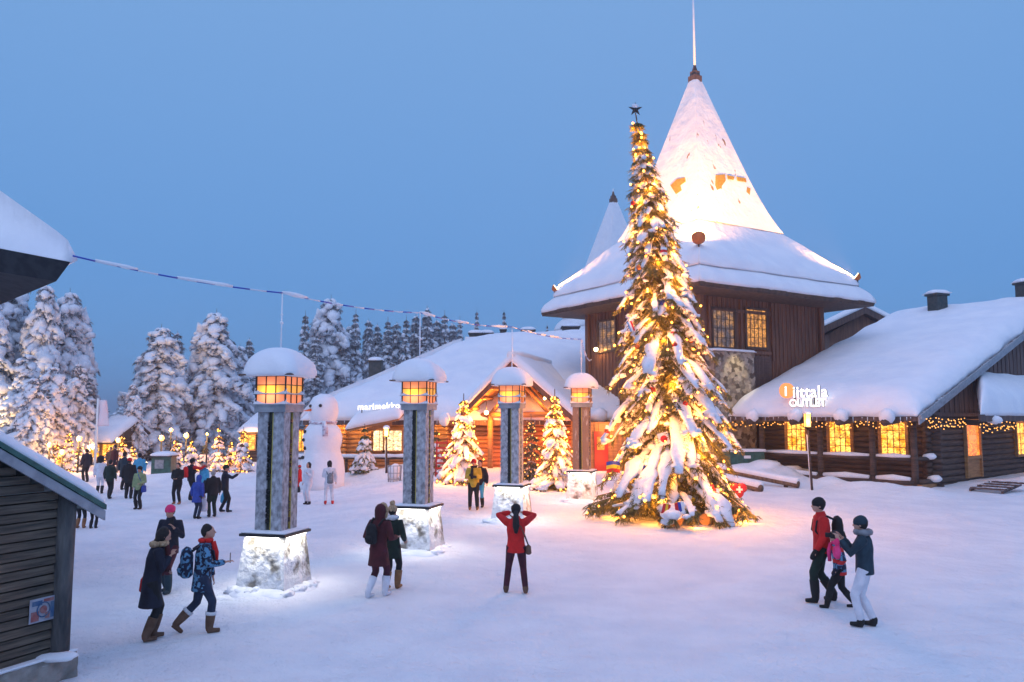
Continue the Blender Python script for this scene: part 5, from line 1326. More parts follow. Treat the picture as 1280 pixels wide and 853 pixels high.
# white banner on its pole
q = gpx(119, 582); q = at(119, 575, 48); q.z = g(q.x, 48); t = thing('banner_pole', 'white pole with a limp pale banner at the far left of the square', 'banner', q)
H = at(122, 498, 48).z - q.z
s = MB(); s.tube([(0, 0, -.1), (0, 0, H)], .07, 8); s.build('pole', 'flag_white', t, True)
mat('banner_cloth', (.72, .66, .74), .8, (.78, .60, .66), 1.5)
s = MB(); vs = []
for j in range(13):
    for i in range(5):
        vs.append(V((.06 + i * .11 + .02 * j * (i / 4), .05 * math.sin(i * 1.7 + j * .3), H - .1 - j * .13)))
s.add(vs, [(j * 5 + i, j * 5 + i + 1, (j + 1) * 5 + i + 1, (j + 1) * 5 + i) for j in range(12) for i in range(4)], 0, True); bo = s.build('banner', 'banner_cloth', t, True)
md = bo.modifiers.new('t', 'SOLIDIFY'); md.thickness = .015
# green booth by the tree trunk
q = at(205, 582, 46); q.z = g(q.x, 46); t = thing('green_booth', 'small green booth standing before the broad far tree', 'booth', q)
s = MB(); s.box((0, 0, .55), (1.1, .8, 1.1)); s.build('body', 'green_metal', t, True); s = MB(); s.box((0, 0, 1.14), (1.3, 1.0, .08)); r_ = s.build('roof', 'black_metal', t, True); s = MB(); superdome(s, (0, 0, 1.22), .66, .2, 20, 5); s.build('snow_cap', 'snow', r_, True)
s = MB(); s.box((-.1, -.41, .7), (.5, .03, .5)); s.build('hatch', 'grey_metal', t, True)
# far buildings
def cottage(label, px0, px1, Y, eave, ridge, depth=7, lit=True, wm='log_dark', wins=((.3, .5), (.7, .5)), roof='black_metal'):
    a, b_ = at(px0, eave, Y), at(px1, eave, Y); rg = at((px0 + px1) / 2, ridge, Y + depth / 2).z; x0, x1 = a.x, b_.x; z0 = g((x0 + x1) / 2, Y); ez_ = a.z
    t = thing('cottage', label, 'building', V(((x0 + x1) / 2, Y, z0)), 0, 'far cottages beyond the square')
    s = MB(); logs(s, (x0 + .3, Y + .3, 0), (x1 - .3, Y + .3, 0), z0 - .3, ez_, (0, -1, 0), .3); s.ob((x0 + .3, Y + .4, z0 - .3), (x1 - x0 - .6, 0, 0), (0, depth - .8, 0), Z * (ez_ - z0 + .2)); s.build('wall', wm, t)
    s = MB()
    for sgn in (0, 1):
        ya, yb = (Y - .3, Y + depth / 2) if not sgn else (Y + depth + .3, Y + depth / 2)
        quadslab(s, (x0, ya, ez_), (x1, ya, ez_), (x1, yb, rg), (x0, yb, rg), .15)
    s.prism([(x0 + .3, Y + .3, ez_), (x0 + .3, Y + depth - .3, ez_), (x0 + .3, Y + depth / 2, rg - .1)], (.1, 0, 0)); s.prism([(x1 - .4, Y + .3, ez_), (x1 - .4, Y + depth - .3, ez_), (x1 - .4, Y + depth / 2, rg - .1)], (.1, 0, 0))
    r_ = s.build('roof', wm, t)
    s = MB(); s.snow((x0, Y - .3, ez_), (x1, Y - .3, ez_), (x1, Y + depth / 2, rg), (x0, Y + depth / 2, rg), .5, 20, 12, .5, .05, (1, 1, 0, 1)); s.snow((x0, Y + depth + .3, ez_), (x1, Y + depth + .3, ez_), (x1, Y + depth / 2, rg), (x0, Y + depth / 2, rg), .5, 10, 8, .5, .05, (1, 1, 0, 1)); s.build('roof_snow', 'snow_soft', r_)
    for u_, zz in wins:
        window(t, V((x0 + (x1 - x0) * u_, Y + .16, z0 + (ez_ - z0) * zz + .1)), V((1, 0, 0)), V((0, -1, 0)), 1.0, 1.1, 2, 2, 'pane_shop', 'log_warm', .1)
    light('eave_fill', 'POINT', V(((x0 + x1) / 2, Y - .9, ez_ - .3)), 90, (1, .48, .14), t, .1)  # point light added to give the eave a warm glow, no lamp modelled
cottage('cottage with amber windows behind the white banner pole', 104, 142, 58, 553, 527, wins=((.35, .5), (.8, .5)))
cottage('cottage seen in the gap left of the nearest pillar', 300, 334, 62, 540, 522, wins=((.3, .6),))
cottage('orange-lit cottage low at the far left edge', -30, 22, 50, 566, 548, wm='log_warm', wins=((.4, .5), (.8, .5)))
# small snowy spruce by the red-lit far stage and rails behind the visitors
for k in range(4):
    px = 286 + 10 * k
# ------------------------------------------------------------------ roof far behind the shop, right of the tower
a = at(1040, 396, 60); b_ = at(1104, 383, 60)
t = thing('rear_roof', 'snow-covered gable roof peeping out between the tower and the shop ridge', 'building', V((a.x, 60, .5)))
s = MB(); ap = at(1082, 384, 60); l0 = at(1030, 408, 60); r0 = at(1104, 396, 60); bk = V((2, 9, 0))
quadslab(s, l0, ap, ap + bk, l0 + bk, .5); quadslab(s, ap, r0 + V((2, 0, -1)), r0 + bk + V((2, 0, -1)), ap + bk, .5); r_ = s.build('roof', 'board_dark', t)
s = MB(); s.snow(l0, ap, ap + bk, l0 + bk, .5, 10, 10, .4, .04, (1, 0, 0, 1)); s.snow(r0 + V((2, 0, -1)), ap, ap + bk, r0 + bk + V((2, 0, -1)), .5, 10, 10, .4, .04, (1, 0, 0, 1)); s.build('roof_snow', 'snow_soft', r_)
s = MB(); s.prism([l0 + V((.6, .6, -.5)), ap + V((0, .6, -.5)), r0 + V((1.4, .6, -1.4)), V((r0.x + 1.4, 60.6, .3)), V((l0.x + .6, 60.6, .3))], (1, 7, 0)); s.build('wall', 'board_wood', t)

# ------------------------------------------------------------------ people
mat('skin', (.50, .26, .18), .55)
def cm(name, c, c2=None, scale=6, **k):
    if name not in M: mat(name, c, .85, c2, scale, .03, 7, **k)
    return name
cm('cloth_navy', (0.0043, 0.0064, 0.0179), (0.0086, 0.0117, 0.0273)); cm('cloth_black', (0.0036, 0.0039, 0.0050), (0.0086, 0.0090, 0.0109)); cm('cloth_red', (.50, .008, .006), (.62, .012, .010))
cm('cloth_maroon', (0.0465, 0.0036, 0.0064), (0.0741, 0.0062, 0.0109)); cm('cloth_plum', (0.0429, 0.0043, 0.0125), (0.0663, 0.0078, 0.0195)); cm('cloth_green', (0.0043, 0.0161, 0.0107), (0.0078, 0.0273, 0.0175))
cm('cloth_yellow', (.50, .30, .02), (.62, .38, .04)); cm('cloth_white', (.62, .62, .68), (.72, .72, .78)); cm('cloth_teal', (0.0072, 0.0250, 0.0393), (0.0137, 0.0390, 0.0585))
cm('cloth_denim', (0.0107, 0.0215, 0.0501), (0.0195, 0.0351, 0.0741)); cm('cloth_blue', (.02, .05, .28), (.03, .07, .36)); cm('cloth_sky', (.05, .30, .50), (.08, .38, .6)); cm('cloth_olive', (.22, .28, .13), (.30, .36, .18))
cm('cloth_pink', (.75, .03, .14), (.85, .06, .22)); cm('cloth_brown', (.10, .05, .028), (.15, .08, .05)); cm('fur', (.30, .19, .10), (.5, .36, .22), 30); cm('fur_white', (.6, .6, .62), (.75, .75, .78), 30)
cm('cloth_grey', (.16, .17, .19), (.24, .25, .27)); cm('leather_tan', (.22, .10, .04), (.3, .15, .07)); cm('hair_dark', (.008, .007, .008), (.018, .014, .012), 40); cm('hair_grey', (.25, .23, .22), (.4, .38, .36), 40)
cm('cloth_camo', (.008, .014, .04), (.10, .26, .42), 17, detail=2, ramp=(.50, .54)); cm('rubber', (.012, .012, .012))
def check_mat():
    m = mat('cloth_check', (.02, .03, .08), .85); t = m.node_tree; n = t.nodes; L = t.links
    tc = n.new('ShaderNodeTexCoord'); ck = n.new('ShaderNodeTexChecker'); ck.inputs['Scale'].default_value = 9
    ck.inputs['Color1'].default_value = (.015, .02, .05, 1); ck.inputs['Color2'].default_value = (.10, .22, .35, 1); L.new(tc.outputs['Object'], ck.inputs[0])
    sx = n.new('ShaderNodeSeparateXYZ'); L.new(tc.outputs['Object'], sx.inputs[0]); w_ = n.new('ShaderNodeMath'); w_.operation = 'FRACT'; mu = n.new('ShaderNodeMath'); mu.operation = 'MULTIPLY'; mu.inputs[1].default_value = 3.6
    L.new(sx.outputs['Z'], mu.inputs[0]); L.new(mu.outputs[0], w_.inputs[0]); gt = n.new('ShaderNodeMath'); gt.operation = 'GREATER_THAN'; gt.inputs[1].default_value = .68; L.new(w_.outputs[0], gt.inputs[0])
    mx = n.new('ShaderNodeMix'); mx.data_type = 'RGBA'; L.new(gt.outputs[0], mx.inputs[0]); L.new(ck.outputs[0], mx.inputs[6]); mx.inputs[7].default_value = (.55, .02, .02, 1); L.new(mx.outputs[2], n['Principled BSDF'].inputs['Base Color'])
check_mat()
def ik(a, b, l1, l2, pole):
    a, b, pole = V(a), V(b), V(pole); d = b - a; D = min(d.length, (l1 + l2) * .999); u = d.normalized()
    x = (l1 * l1 - l2 * l2 + D * D) / (2 * D); h = math.sqrt(max(0, l1 * l1 - x * x)); p = pole - u * pole.dot(u); p.normalize()
    return a + u * x + p * h, a + u * D
def person(label, px, py, H, yaw, top, legs, boots, hat=None, hair='hair_dark', hairstyle='short', coat=.80, lean=0, lh=None, rh=None, lf=None, rf=None, group=None,
           gloves=None, hood=None, head=(0, 0), furtrim=None, scarf=None, bulk=1.0, lift=0, flare=1.12, bootc=.30, Y=None, sleeve=None, flaps=False, pom=None, pole=(.4, -.25, -.9)):
    """lh, rh: wrist targets; lf, rf: ankle targets; local metres for a 1.72 m body facing +Y, x to its right"""
    b = gpx(px, py)
    if Y: b = at(px, py, Y); b.z = g(b.x, b.y)
    t = thing('person', label, 'person', b, R(yaw), group); S = H / 1.72; t.scale = (S, S, S)
    near = b.y < 26; vx = .015 if near else .026
    lf = V(lf or (-.10, .02, .09)); rf = V(rf or (.10, .0, .09))
    hz = min(.92, .5 * (lf.z + rf.z) + .86 - .12 * abs(lf.y - rf.y))
    pel = V((0, 0, hz)); ln = R(lean)
    def T(x, y, z): z -= .92; return pel + V((x, y * math.cos(ln) + z * math.sin(ln), -y * math.sin(ln) + z * math.cos(ln)))
    chest, neck = T(0, 0, 1.28), T(0, .0, 1.47); shl, shr = T(-.185, 0, 1.41), T(.185, 0, 1.41)
    hd_p, hd_y = R(head[0]), R(head[1])
    hc = neck + V((math.sin(-hd_y) * .05 * 0, .03 + .10 * math.sin(ln * .6 + hd_p), .155 * math.cos(hd_p * .5)))
    RM = (Matrix.Rotation(hd_y, 3, 'Z') @ Matrix.Rotation(-hd_p - ln * .5, 3, 'X'))
    lh = V(lh or (-.27, .05, .86)); rh = V(rh or (.27, .05, .86))
    ell, lh = ik(shl, lh, .30, .27, (-pole[0], pole[1], pole[2])); elr, rh = ik(shr, rh, .30, .27, pole)
    hl, hr = pel + V((-.095, 0, -.02)), pel + V((.095, 0, -.02))
    kl, lf = ik(hl, lf, .43, .42, (0, 1, .15)); kr, rf = ik(hr, rf, .43, .42, (0, 1, .15))
    # body: one fused surface with head, face, hands and five fingers each
    m = MB()
    m.tube([pel - Z * .05, pel + Z * .1, (pel + chest) / 2, chest, T(0, 0, 1.42), neck], [(.14, .10), (.15, .10), (.13, .09), (.16, .10), (.14, .085), (.06, .06)], 12, fx=(1, 0, 0))
    m.tube([neck - Z * .05, hc], [.058, .05], 10)
    m.blob(hc, (.078, .098, .112), 3, rot=RM); m.blob(hc + RM @ V((0, .055, -.055)), (.052, .05, .055), 2, rot=RM)
    m.tube([hc + RM @ V((0, .088, .02)), hc + RM @ V((0, .118, -.022))], [.010, .018], 6)
    for sx in (-1, 1): m.blob(hc + RM @ V((sx * .08, -.005, -.01)), (.012, .022, .03), 1, rot=RM)
    m.blob(hc + RM @ V((0, .098, -.055)), (.022, .012, .008), 1, rot=RM)
    for sh, el, ha, sx in ((shl, ell, lh, -1), (shr, elr, rh, 1)):
        m.tube([T(sx * .1, 0, 1.40), sh, el, ha], [.05, .05, .04, .028], 8)
        d = (ha - el).normalized(); sd = d.cross(V((0, 0, 1)) if abs(d.z) < .8 else V((0, 1, 0))).normalized(); up = sd.cross(d)
        m.blob(ha + d * .045, (.04, .02, .05), 1, rot=Matrix((sd, up, d)).transposed())
        if near:
            for k, fl in enumerate((.062, .07, .072, .055)):
                o = ha + d * .085 + sd * ((k - 1.5) * .021); m.tube([o - d * .02, o + d * fl * .5, o + d * fl * .85 - up * .025], [.0105, .0095, .008], 5)
            m.tube([ha + d * .03 + sd * .035 * sx, ha + d * .07 + sd * .06 * sx - up * .01], [.012, .009], 5)
    for hp_, k_, a_ in ((hl, kl, lf), (hr, kr, rf)):
        m.tube([hp_, k_, a_], [.075, .052, .036], 8); m.tube([a_, a_ + V((0, .05, -.03))], [.032, .026], 6)
    remesh(m, .012 if near else .024, 'body', ['skin'], t, 1)
    for sx in (-1, 1):
        if near: s = MB(); s.blob(hc + RM @ V((sx * .032, .090, .012)), (.012, .008, .007), 1, rot=RM); s.build('eye', 'rubber', t, True)
    # trousers
    kb = bulk
    m = MB(); m.tube([pel - Z * .08, pel + Z * .02, pel + Z * .14], [(.15 * kb, .12), (.17 * kb, .125), (.155, .11)], 12, fx=(1, 0, 0))
    for hp_, k_, a_ in ((hl, kl, lf), (hr, kr, rf)):
        m.tube([hp_ + Z * .03, hp_ * .6 + k_ * .4, k_, k_ * .45 + a_ * .55, a_ + (k_ - a_) * .06], [.105 * kb, .092 * kb, .070 * kb, .066 * kb, .060 * kb], 10)
    remesh(m, vx, 'trousers', [legs], t, 2)
    # boots
    for k_, a_ in ((kl, lf), (kr, rf)):
        m = MB(); d = (k_ - a_).normalized(); tilt = (a_.z - .09)
        fw = V((0, 1, -.0)); fw = (fw - d * fw.dot(d)).normalized(); 
        if tilt < .06: fw = V((0, 1, 0))
        heel = a_ - d * .06 if tilt >= .06 else V((a_.x, a_.y, .045))
        bk_ = .082 if bootc > .2 else .062; m.tube([a_ + d * bootc, a_ + d * .12, a_, heel], [bk_, bk_ - .006, .062, .05], 10)
        m.tube([heel - fw * .03, heel + fw * .08, heel + fw * .17], [(.047, .045), (.047, .04), (.04, .032)], 10, fx=(1, 0, 0))
        bo = remesh(m, .012 if near else .022, 'boot', [boots], t, 1)
        if furtrim and furtrim[0] == 'boot': s = MB(); s.tube([a_ + d * (bootc - .03), a_ + d * (bootc + .02)], .092, 10); s.build('cuff', furtrim[1], bo, True)
    # jacket
    m = MB(); cz = coat; rings = []; rad = []
    hemc = V((pel.x, pel.y + (.92 - cz) * .02, pel.z + (cz - .92)))
    f_ = flare
    if cz < .78:
        rings += [hemc, (hemc + pel) / 2]; rad += [(.20 * f_ * kb, .165 * f_), (.195 * kb, .155)]
    else: rings += [hemc]; rad += [(.185 * kb, .145)]
    rings += [T(0, 0, .96), T(0, 0, 1.08), T(0, 0, 1.25), T(0, 0, 1.38), T(0, .0, 1.455), T(0, .01, 1.52)]
    rad += [(.18 * kb, .14), (.168 * kb, .135), (.19 * kb, .145), (.175 * kb, .125), (.10, .09), (.075, .075)]
    m.tube(rings, rad, 16, fx=(1, 0, 0))
    for sh, el, ha, sx in ((shl, ell, lh, -1), (shr, elr, rh, 1)):
        m.tube([T(sx * .09, 0, 1.38), sh - Z * .015, sh * .5 + el * .5, el, el * .4 + ha * .6, ha - (ha - el).normalized() * .02], [.08, .083 * kb, .072 * kb, .065 * kb, .058, .046], 10)
    if hood == 'down': m.blob(T(0, -.10, 1.47), (.12, .075, .085), 2)
    if hood == 'up':
        m.blob(hc + RM @ V((0, -.028, .01)), (.115, .118, .142), 2, rot=RM); m.tube([neck - Z * .02, hc + RM @ V((0, -.04, -.03))], [.10, .105], 12)
    mats = [top]
    fn = None
    if sleeve: 
        mats = [top, sleeve]; fn = lambda c: 1 if abs(c.x) > .2 else 0
    remesh(m, vx, 'jacket', mats, t, 2, fn)
    if hood == 'up' and furtrim and furtrim[0] == 'hood':
        s = MB(); s.tube([hc + RM @ V((math.cos(a * PI / 8) * .105, .055, math.sin(a * PI / 8) * .13)) for a in range(17)], [.034 + .008 * math.sin(a * 5) for a in range(17)], 7); s.build('hood_trim', furtrim[1], t, True)
    if furtrim and furtrim[0] == 'collar':
        s = MB(); s.tube([neck + V((math.cos(a * PI / 8) * .11, math.sin(a * PI / 8) * .10, .03)) for a in range(17)], [.05 + .01 * math.sin(a * 5) for a in range(17)], 8); s.build('collar', furtrim[1], t, True)
    if scarf:
        s = MB(); s.tube([neck + V((math.cos(a * PI / 6) * .085, math.sin(a * PI / 6) * .085, .02)) for a in range(13)], .04, 7); s.tube([neck + V((.04, .12, 0)), T(.05, .18, 1.3), T(.05, .19, 1.08)], [.04, .05, .045], 6); s.build('scarf', scarf, t, True)
    if hood != 'up':
        if hat:
            s = MB(); s.blob(hc + RM @ V((0, -.012, .045)), (.098, .112, .098), 3, 0, .08, rot=RM); s.tube([hc + RM @ V((0, -.008, .0)), hc + RM @ V((0, -.008, .045))], [(.094, .110), (.101, .117)], 16, fx=RM @ V((1, 0, 0)))
            if flaps:
                for sx in (-1, 1): s.tube([hc + RM @ V((sx * .09, -.01, .05)), hc + RM @ V((sx * .17, -.01, .11))], [.05, .03], 8)
            ho = s.build('hat', hat, t, True)
            if pom: s = MB(); s.blob(hc + RM @ V((0, -.02, .165)), .062, 2, 0, .3); s.build('pompom', pom, ho, True)
        s = MB()
        if hairstyle == 'short': s.blob(hc + RM @ V((0, -.022, .02)), (.088, .098, .112), 3, 0, .12, rot=RM)
        elif hairstyle == 'big': s.blob(hc + RM @ V((0, -.03, .03)), (.17, .15, .17), 3, 0, .4, rot=RM)
        elif hairstyle == 'bob': s.blob(hc + RM @ V((0, -.028, .0)), (.10, .10, .135), 3, 0, .12, rot=RM); s.tube([hc + RM @ V((0, -.05, 0)), hc + RM @ V((0, -.06, -.17))], [(.09, .06), (.08, .04)], 10, fx=RM @ V((1, 0, 0)))
        elif hairstyle == 'tail': s.blob(hc + RM @ V((0, -.022, .02)), (.088, .098, .112), 3, 0, .12, rot=RM); s.tube([hc + RM @ V((0, -.10, .0)), T(0, -.18, 1.46), T(0, -.20, 1.34), T(0, -.19, 1.20)], [.045, .065, .070, .03], 9)
        s.build('hair', hair, t, True)
    if gloves:
        for ha, el in ((lh, ell), (rh, elr)):
            d = (ha - el).normalized(); s = MB(); s.tube([ha - d * .03, ha + d * .03, ha + d * .09, ha + d * .14, ha + d * .16], [.042, .048, .05, .04, .02], 9); sd = d.cross(V((0, 0, 1)) if abs(d.z) < .8 else V((0, 1, 0))).normalized(); s.tube([ha + d * .04, ha + d * .08 + sd * .065], [.022, .016], 7); s.build('glove', gloves, t, True)
    t['_a'] = 0; del t['_a']
    def W(p):
        p = V(p) * S; a = R(yaw); return b + V((p.x * math.cos(a) - p.y * math.sin(a), p.x * math.sin(a) + p.y * math.cos(a), p.z))
    dl = (lh - ell).normalized(); dr = (rh - elr).normalized()
    return dict(t=t, W=W, lh=W(lh + dl * .08), rh=W(rh + dr * .08), back=W(T(0, -.25, 1.22)), S=S, yaw=yaw, T=T, hc=hc)
def phone(P, which, label, dz=.05):
    p = P[which] + Z * dz; t = thing('phone', label, 'phone', p, R(P['yaw']), 'phones held by visitors')
    s = MB(); s.box((0, 0, 0), (.075, .012, .15)); s.build('body', 'rubber', t, True); s = MB(); s.box((0, -.008, 0), (.066, .004, .135)); s.build('screen', 'phone_screen', t, True)
mat('phone_screen', (.1, .1, .12), .2, emis=(.7, .8, 1), es=.5)
def backpack(P, label, m1, m2='cloth_black', sz=1.0, zc=1.2, dy=-.28):
    T, W = P['T'], P['W']; c = T(0, dy, zc); t = thing('backpack', label, 'backpack', W(c), R(P['yaw']), 'backpacks worn by visitors')
    s = MB(); s.tube([(0, 0, -.24 * sz), (0, 0, -.2 * sz), (0, 0, .1 * sz), (0, 0, .2 * sz), (0, .02, .25 * sz)], [(.10 * sz, .06), (.15 * sz, .10), (.15 * sz, .10), (.12 * sz, .08), (.05, .04)], 14, fx=(1, 0, 0)); s.build('bag', m1, t, True)
    s = MB(); s.tube([(0, -.09, -.19 * sz), (0, -.10, -.1 * sz), (0, -.09, -.01)], [(.09 * sz, .03), (.11 * sz, .045), (.09 * sz, .02)], 10, fx=(1, 0, 0)); s.build('front_pocket', m1, t, True)
    for sx in (-1, 1):
        s = MB(); s.tube([(sx * .1, .08, .2 * sz), (sx * .12, .2, .27), (sx * .13, .40, .18), (sx * .13, .43, 0), (sx * .15, .28, -.16)], (.02), 6); s.build('strap', m2, t, True)
def shoulder_bag(P, label, x, z, m1, sz=.12, cat='bag', strap=True, kind='shoulder_bag'):
    T, W = P['T'], P['W']; c = T(x, 0, z); t = thing(kind, label, cat, W(c), R(P['yaw']))
    s = MB(); s.tube([(0, 0, -sz), (0, 0, -sz * .8), (0, 0, sz * .6), (0, 0, sz * .9)], [(.04, sz), (.06, sz * 1.15), (.05, sz), (.02, sz * .8)], 12, fx=(1, 0, 0)); s.build('pouch', m1, t, True)
    if strap:
        sh = T(-x * .45, 0, 1.52) - c; s = MB(); s.tube([V((0, -.03, sz * .8)), V((-x * .55, -.19, (1.3 - z))), V(sh)], .012, 5); s.tube([V((0, .03, sz * .8)), V((-x * .55, .18, (1.3 - z))), V(sh)], .012, 5); s.build('strap', m1, t, True)
def carrier(p, label, mt, w_=.17, h=.38):
    t = thing('carrier_bag', label, 'carrier bag', p - Z * (h + .06), 0, 'carrier bags held by visitors')
    s = MB(); s.tube([(0, 0, 0), (0, 0, .05), (0, 0, h * .6), (0, 0, h)], [(w_ * .7, .05), (w_, .09), (w_ * .95, .07), (w_ * .4, .03)], 12, fx=(1, 0, 0)); s.build('bag', mt, t, True)
    s = MB(); s.tube([(-.04, 0, h - .03), (0, 0, h + .07), (.04, 0, h - .03)], .01, 5); s.build('handle', mt, t, True)
# near left trio
P = person('woman in long dark coat with fur-trimmed hood, head bowed, nearest the hut', 186, 801, 1.66, -62, 'cloth_navy', 'cloth_black', 'cloth_brown', hood=None, hairstyle='bob', coat=.52, lean=9, rh=(.08, .26, 1.30), lh=(-.16, .2, 1.05), lf=(-.11, .06, .09), rf=(.10, -.06, .09), head=(22, 0), furtrim=('collar', 'fur'), scarf='cloth_maroon', flare=1.15)
shoulder_bag(P, 'small red handbag at the bowed woman\'s hip', -.30, .82, 'red_gloss', .12, 'handbag', False, 'handbag')
P = person('woman in pink beanie and dark blue jacket holding up a phone', 210, 741, 1.66, 172, 'cloth_navy', 'cloth_plum', 'cloth_teal', hat='cloth_pink', coat=.78, lh=(-.22, .25, 1.33), rh=(.2, .12, .95), lf=(-.09, .14, .10), rf=(.10, -.1, .09), head=(8, 0), scarf=None)
phone(P, 'lh', 'phone held up by the woman in the pink beanie')
P = person('short-haired walker in blue camouflage coat and fur-cuffed brown boots', 250, 792, 1.66, -72, 'cloth_camo', 'cloth_denim', 'cloth_brown', hairstyle='short', coat=.68, lean=4, bootc=.24, rh=(.12, .36, 1.14), lh=(-.22, .16, .84), lf=(-.08, -.36, .17), rf=(.08, .14, .09), furtrim=('boot', 'fur_white'), scarf='cloth_red', flare=1.05)
backpack(P, 'blue camouflage backpack on the walker beside the first pillar', 'cloth_camo', 'cloth_navy', .95, 1.12, -.26)
phone(P, 'rh', 'phone in the hand of the walker in camouflage')
# centre pair
P = person('walker in long dark red coat with the hood up, seen from behind', 472, 747, 1.70, -28, 'cloth_maroon', 'cloth_plum', 'cloth_white', hood='up', coat=.60, lean=4, rh=(.22, .28, 1.12), lh=(-.2, .22, 1.08), lf=(-.08, -.2, .13), rf=(.08, .12, .09), furtrim=('hood', 'fur'), flare=1.1)
backpack(P, 'small black backpack on the walker in the dark red coat', 'cloth_black', 'cloth_black', .75, 1.2, -.24)
P = person('companion in green jacket, white fur collar and brown bobble hat', 489, 738, 1.62, -20, 'cloth_green', 'cloth_black', 'leather_tan', hat='fur', pom='fur', coat=.66, lh=(-.18, .2, 1.0), rh=(.2, .2, 1.0), lf=(-.08, -.1, .09), rf=(.09, .1, .09), furtrim=('collar', 'fur_white'))
P = person('photographer in bright red jacket with both arms raised, seen from behind', 645, 742, 1.66, 0, 'cloth_red', 'cloth_plum', 'cloth_brown', hat='cloth_black', hairstyle='tail', coat=.80, lh=(-.10, .28, 1.56), rh=(.12, .28, 1.56), lf=(-.20, .04, .09), rf=(.19, -.04, .09), head=(-4, 0), bootc=.12, pole=(.9, -.3, -.25))
shoulder_bag(P, 'small brown bag at the red-jacketed photographer\'s right hip', .25, .86, 'cloth_brown', .09)
t = thing('camera', 'camera held to the face of the red-jacketed photographer', 'camera', P['W'](P['T'](0.01, .30, 1.66)), 0)
s = MB(); s.box((0, 0, 0), (.13, .06, .09)); s.build('body', 'rubber', t, True); s = MB(); s.tube([(0, .03, 0), (0, .10, 0)], .035, 12); s.build('lens', 'rubber', t, True)
P = person('visitor in mustard jacket and red hat facing the viewer near the gable', 592, 638, 1.70, 178, 'cloth_yellow', 'cloth_black', 'leather_tan', hat='cloth_red', coat=.78, lh=(-.08, .24, 1.15), rh=(.1, .22, 1.22), lf=(-.13, 0, .09), rf=(.13, 0, .09), scarf='cloth_black', bootc=.10, gloves='rubber', bulk=1.1)
P = person('visitor in blue trousers standing just behind the one in mustard', 600, 635, 1.62, 170, 'cloth_navy', 'cloth_sky', 'rubber', coat=.82)
# right-hand family
P = person('tall man in red jacket and black beanie striding left', 1030, 753, 1.86, 84, 'cloth_red', 'cloth_green', 'rubber', hat='cloth_black', coat=.84, lh=(-.22, .16, .88), rh=(.22, -.05, .84), lf=(-.1, .16, .09), rf=(.1, -.2, .12), gloves='cloth_black', bulk=1.08, head=(4, 0))
backpack(P, 'black backpack on the tall man in the red jacket', 'cloth_black', 'cloth_black', 1.05, 1.2, -.27)
P = person('child in blue checked jacket with red bands walking between the two adults', 1052, 762, 1.36, 78, 'cloth_check', 'cloth_black', 'rubber', hat='cloth_navy', coat=.78, lean=6, lh=(-.24, .12, .9), rh=(.22, .05, .9), lf=(-.09, .32, .10), rf=(.09, -.30, .12), bulk=1.15, gloves='cloth_navy', scarf='cloth_pink')
P = person('woman in dark teal jacket, teal hat and white trousers raising a camera', 1084, 784, 1.74, 62, 'cloth_teal', 'cloth_white', 'rubber', hat='cloth_teal', coat=.84, lh=(-.18, .34, 1.38), rh=(.12, .34, 1.38), lf=(-.08, .08, .09), rf=(.08, -.10, .10), furtrim=('collar', 'cloth_grey'), bulk=1.05, bootc=.09, head=(6, 0))
t = thing('camera', 'dark camera held up by the woman in white trousers', 'camera', P['W'](V((-.02, .46, 1.42)) * 1.0), R(62)); s = MB(); s.box((0, 0, 0), (.13, .07, .09)); s.build('body', 'rubber', t, True); s = MB(); s.tube([(0, .03, 0), (0, .12, 0)], .04, 12); s.build('lens', 'rubber', t, True)
t = thing('stuffed_toy', 'bright pink soft bundle carried in front of the woman in white trousers', 'soft toy', P['W'](V((-.28, .38, 1.20))), 0); t.scale = (.62, .62, .8)
s = MB(); s.blob((0, 0, 0), (.11, .1, .15), 2, 0, .3); s.build('body', 'cloth_pink', t, True); s = MB(); s.blob((.0, 0, .19), (.08, .08, .08), 2, 0, .2); s.build('head', 'cloth_pink', t, True)
# group of visitors left of the first pillar
G2 = 'visitors chatting left of the first pillar'
person('visitor in black jacket facing the viewer, hands together', 221, 631, 1.68, 176, 'cloth_black', 'cloth_black', 'leather_tan', coat=.80, lh=(-.05, .24, 1.08), rh=(.05, .24, 1.08), lf=(-.12, 0, .09), rf=(.12, 0, .09), group=G2, bulk=1.1, bootc=.1)
P = person('visitor with red rucksack stretching a red sleeve to the right', 238, 626, 1.76, -35, 'cloth_navy', 'cloth_black', 'rubber', hat='cloth_black', coat=.82, rh=(.62, .28, 1.48), sleeve='cloth_red', group=G2)
backpack(P, 'red rucksack among the chatting visitors', 'cloth_red', 'cloth_black', .95)
P = person('visitor in royal blue coat and jeans with the hood up', 245, 649, 1.56, -20, 'cloth_blue', 'cloth_denim', 'rubber', hood='up', coat=.66, lean=8, group=G2, bootc=.12)
P = person('grey-haired man in black jacket holding a white carrier bag', 265, 647, 1.70, 40, 'cloth_black', 'cloth_green', 'rubber', hair='hair_grey', coat=.80, lh=(-.28, .08, .86), group=G2, bootc=.1, bulk=1.1)
carrier(P['lh'], 'white carrier bag hanging from the grey-haired man\'s hand', 'cloth_white', .15, .5)
P = person('visitor in ear-flap hat raising a phone to the right', 280, 641, 1.78, -75, 'cloth_navy', 'cloth_black', 'rubber', hat='cloth_green', flaps=True, coat=.80, rh=(.12, .48, 1.42), lh=(-.26, .02, .86), group=G2, bootc=.1, lf=(-.1, -.14, .09), rf=(.1, .12, .09))
phone(P, 'rh', 'phone raised by the visitor in the ear-flap hat'); carrier(P['lh'] + V((-.05, -.1, 0)), 'white and blue carrier bag beside the ear-flap hat visitor', 'cloth_sky', .14, .42)
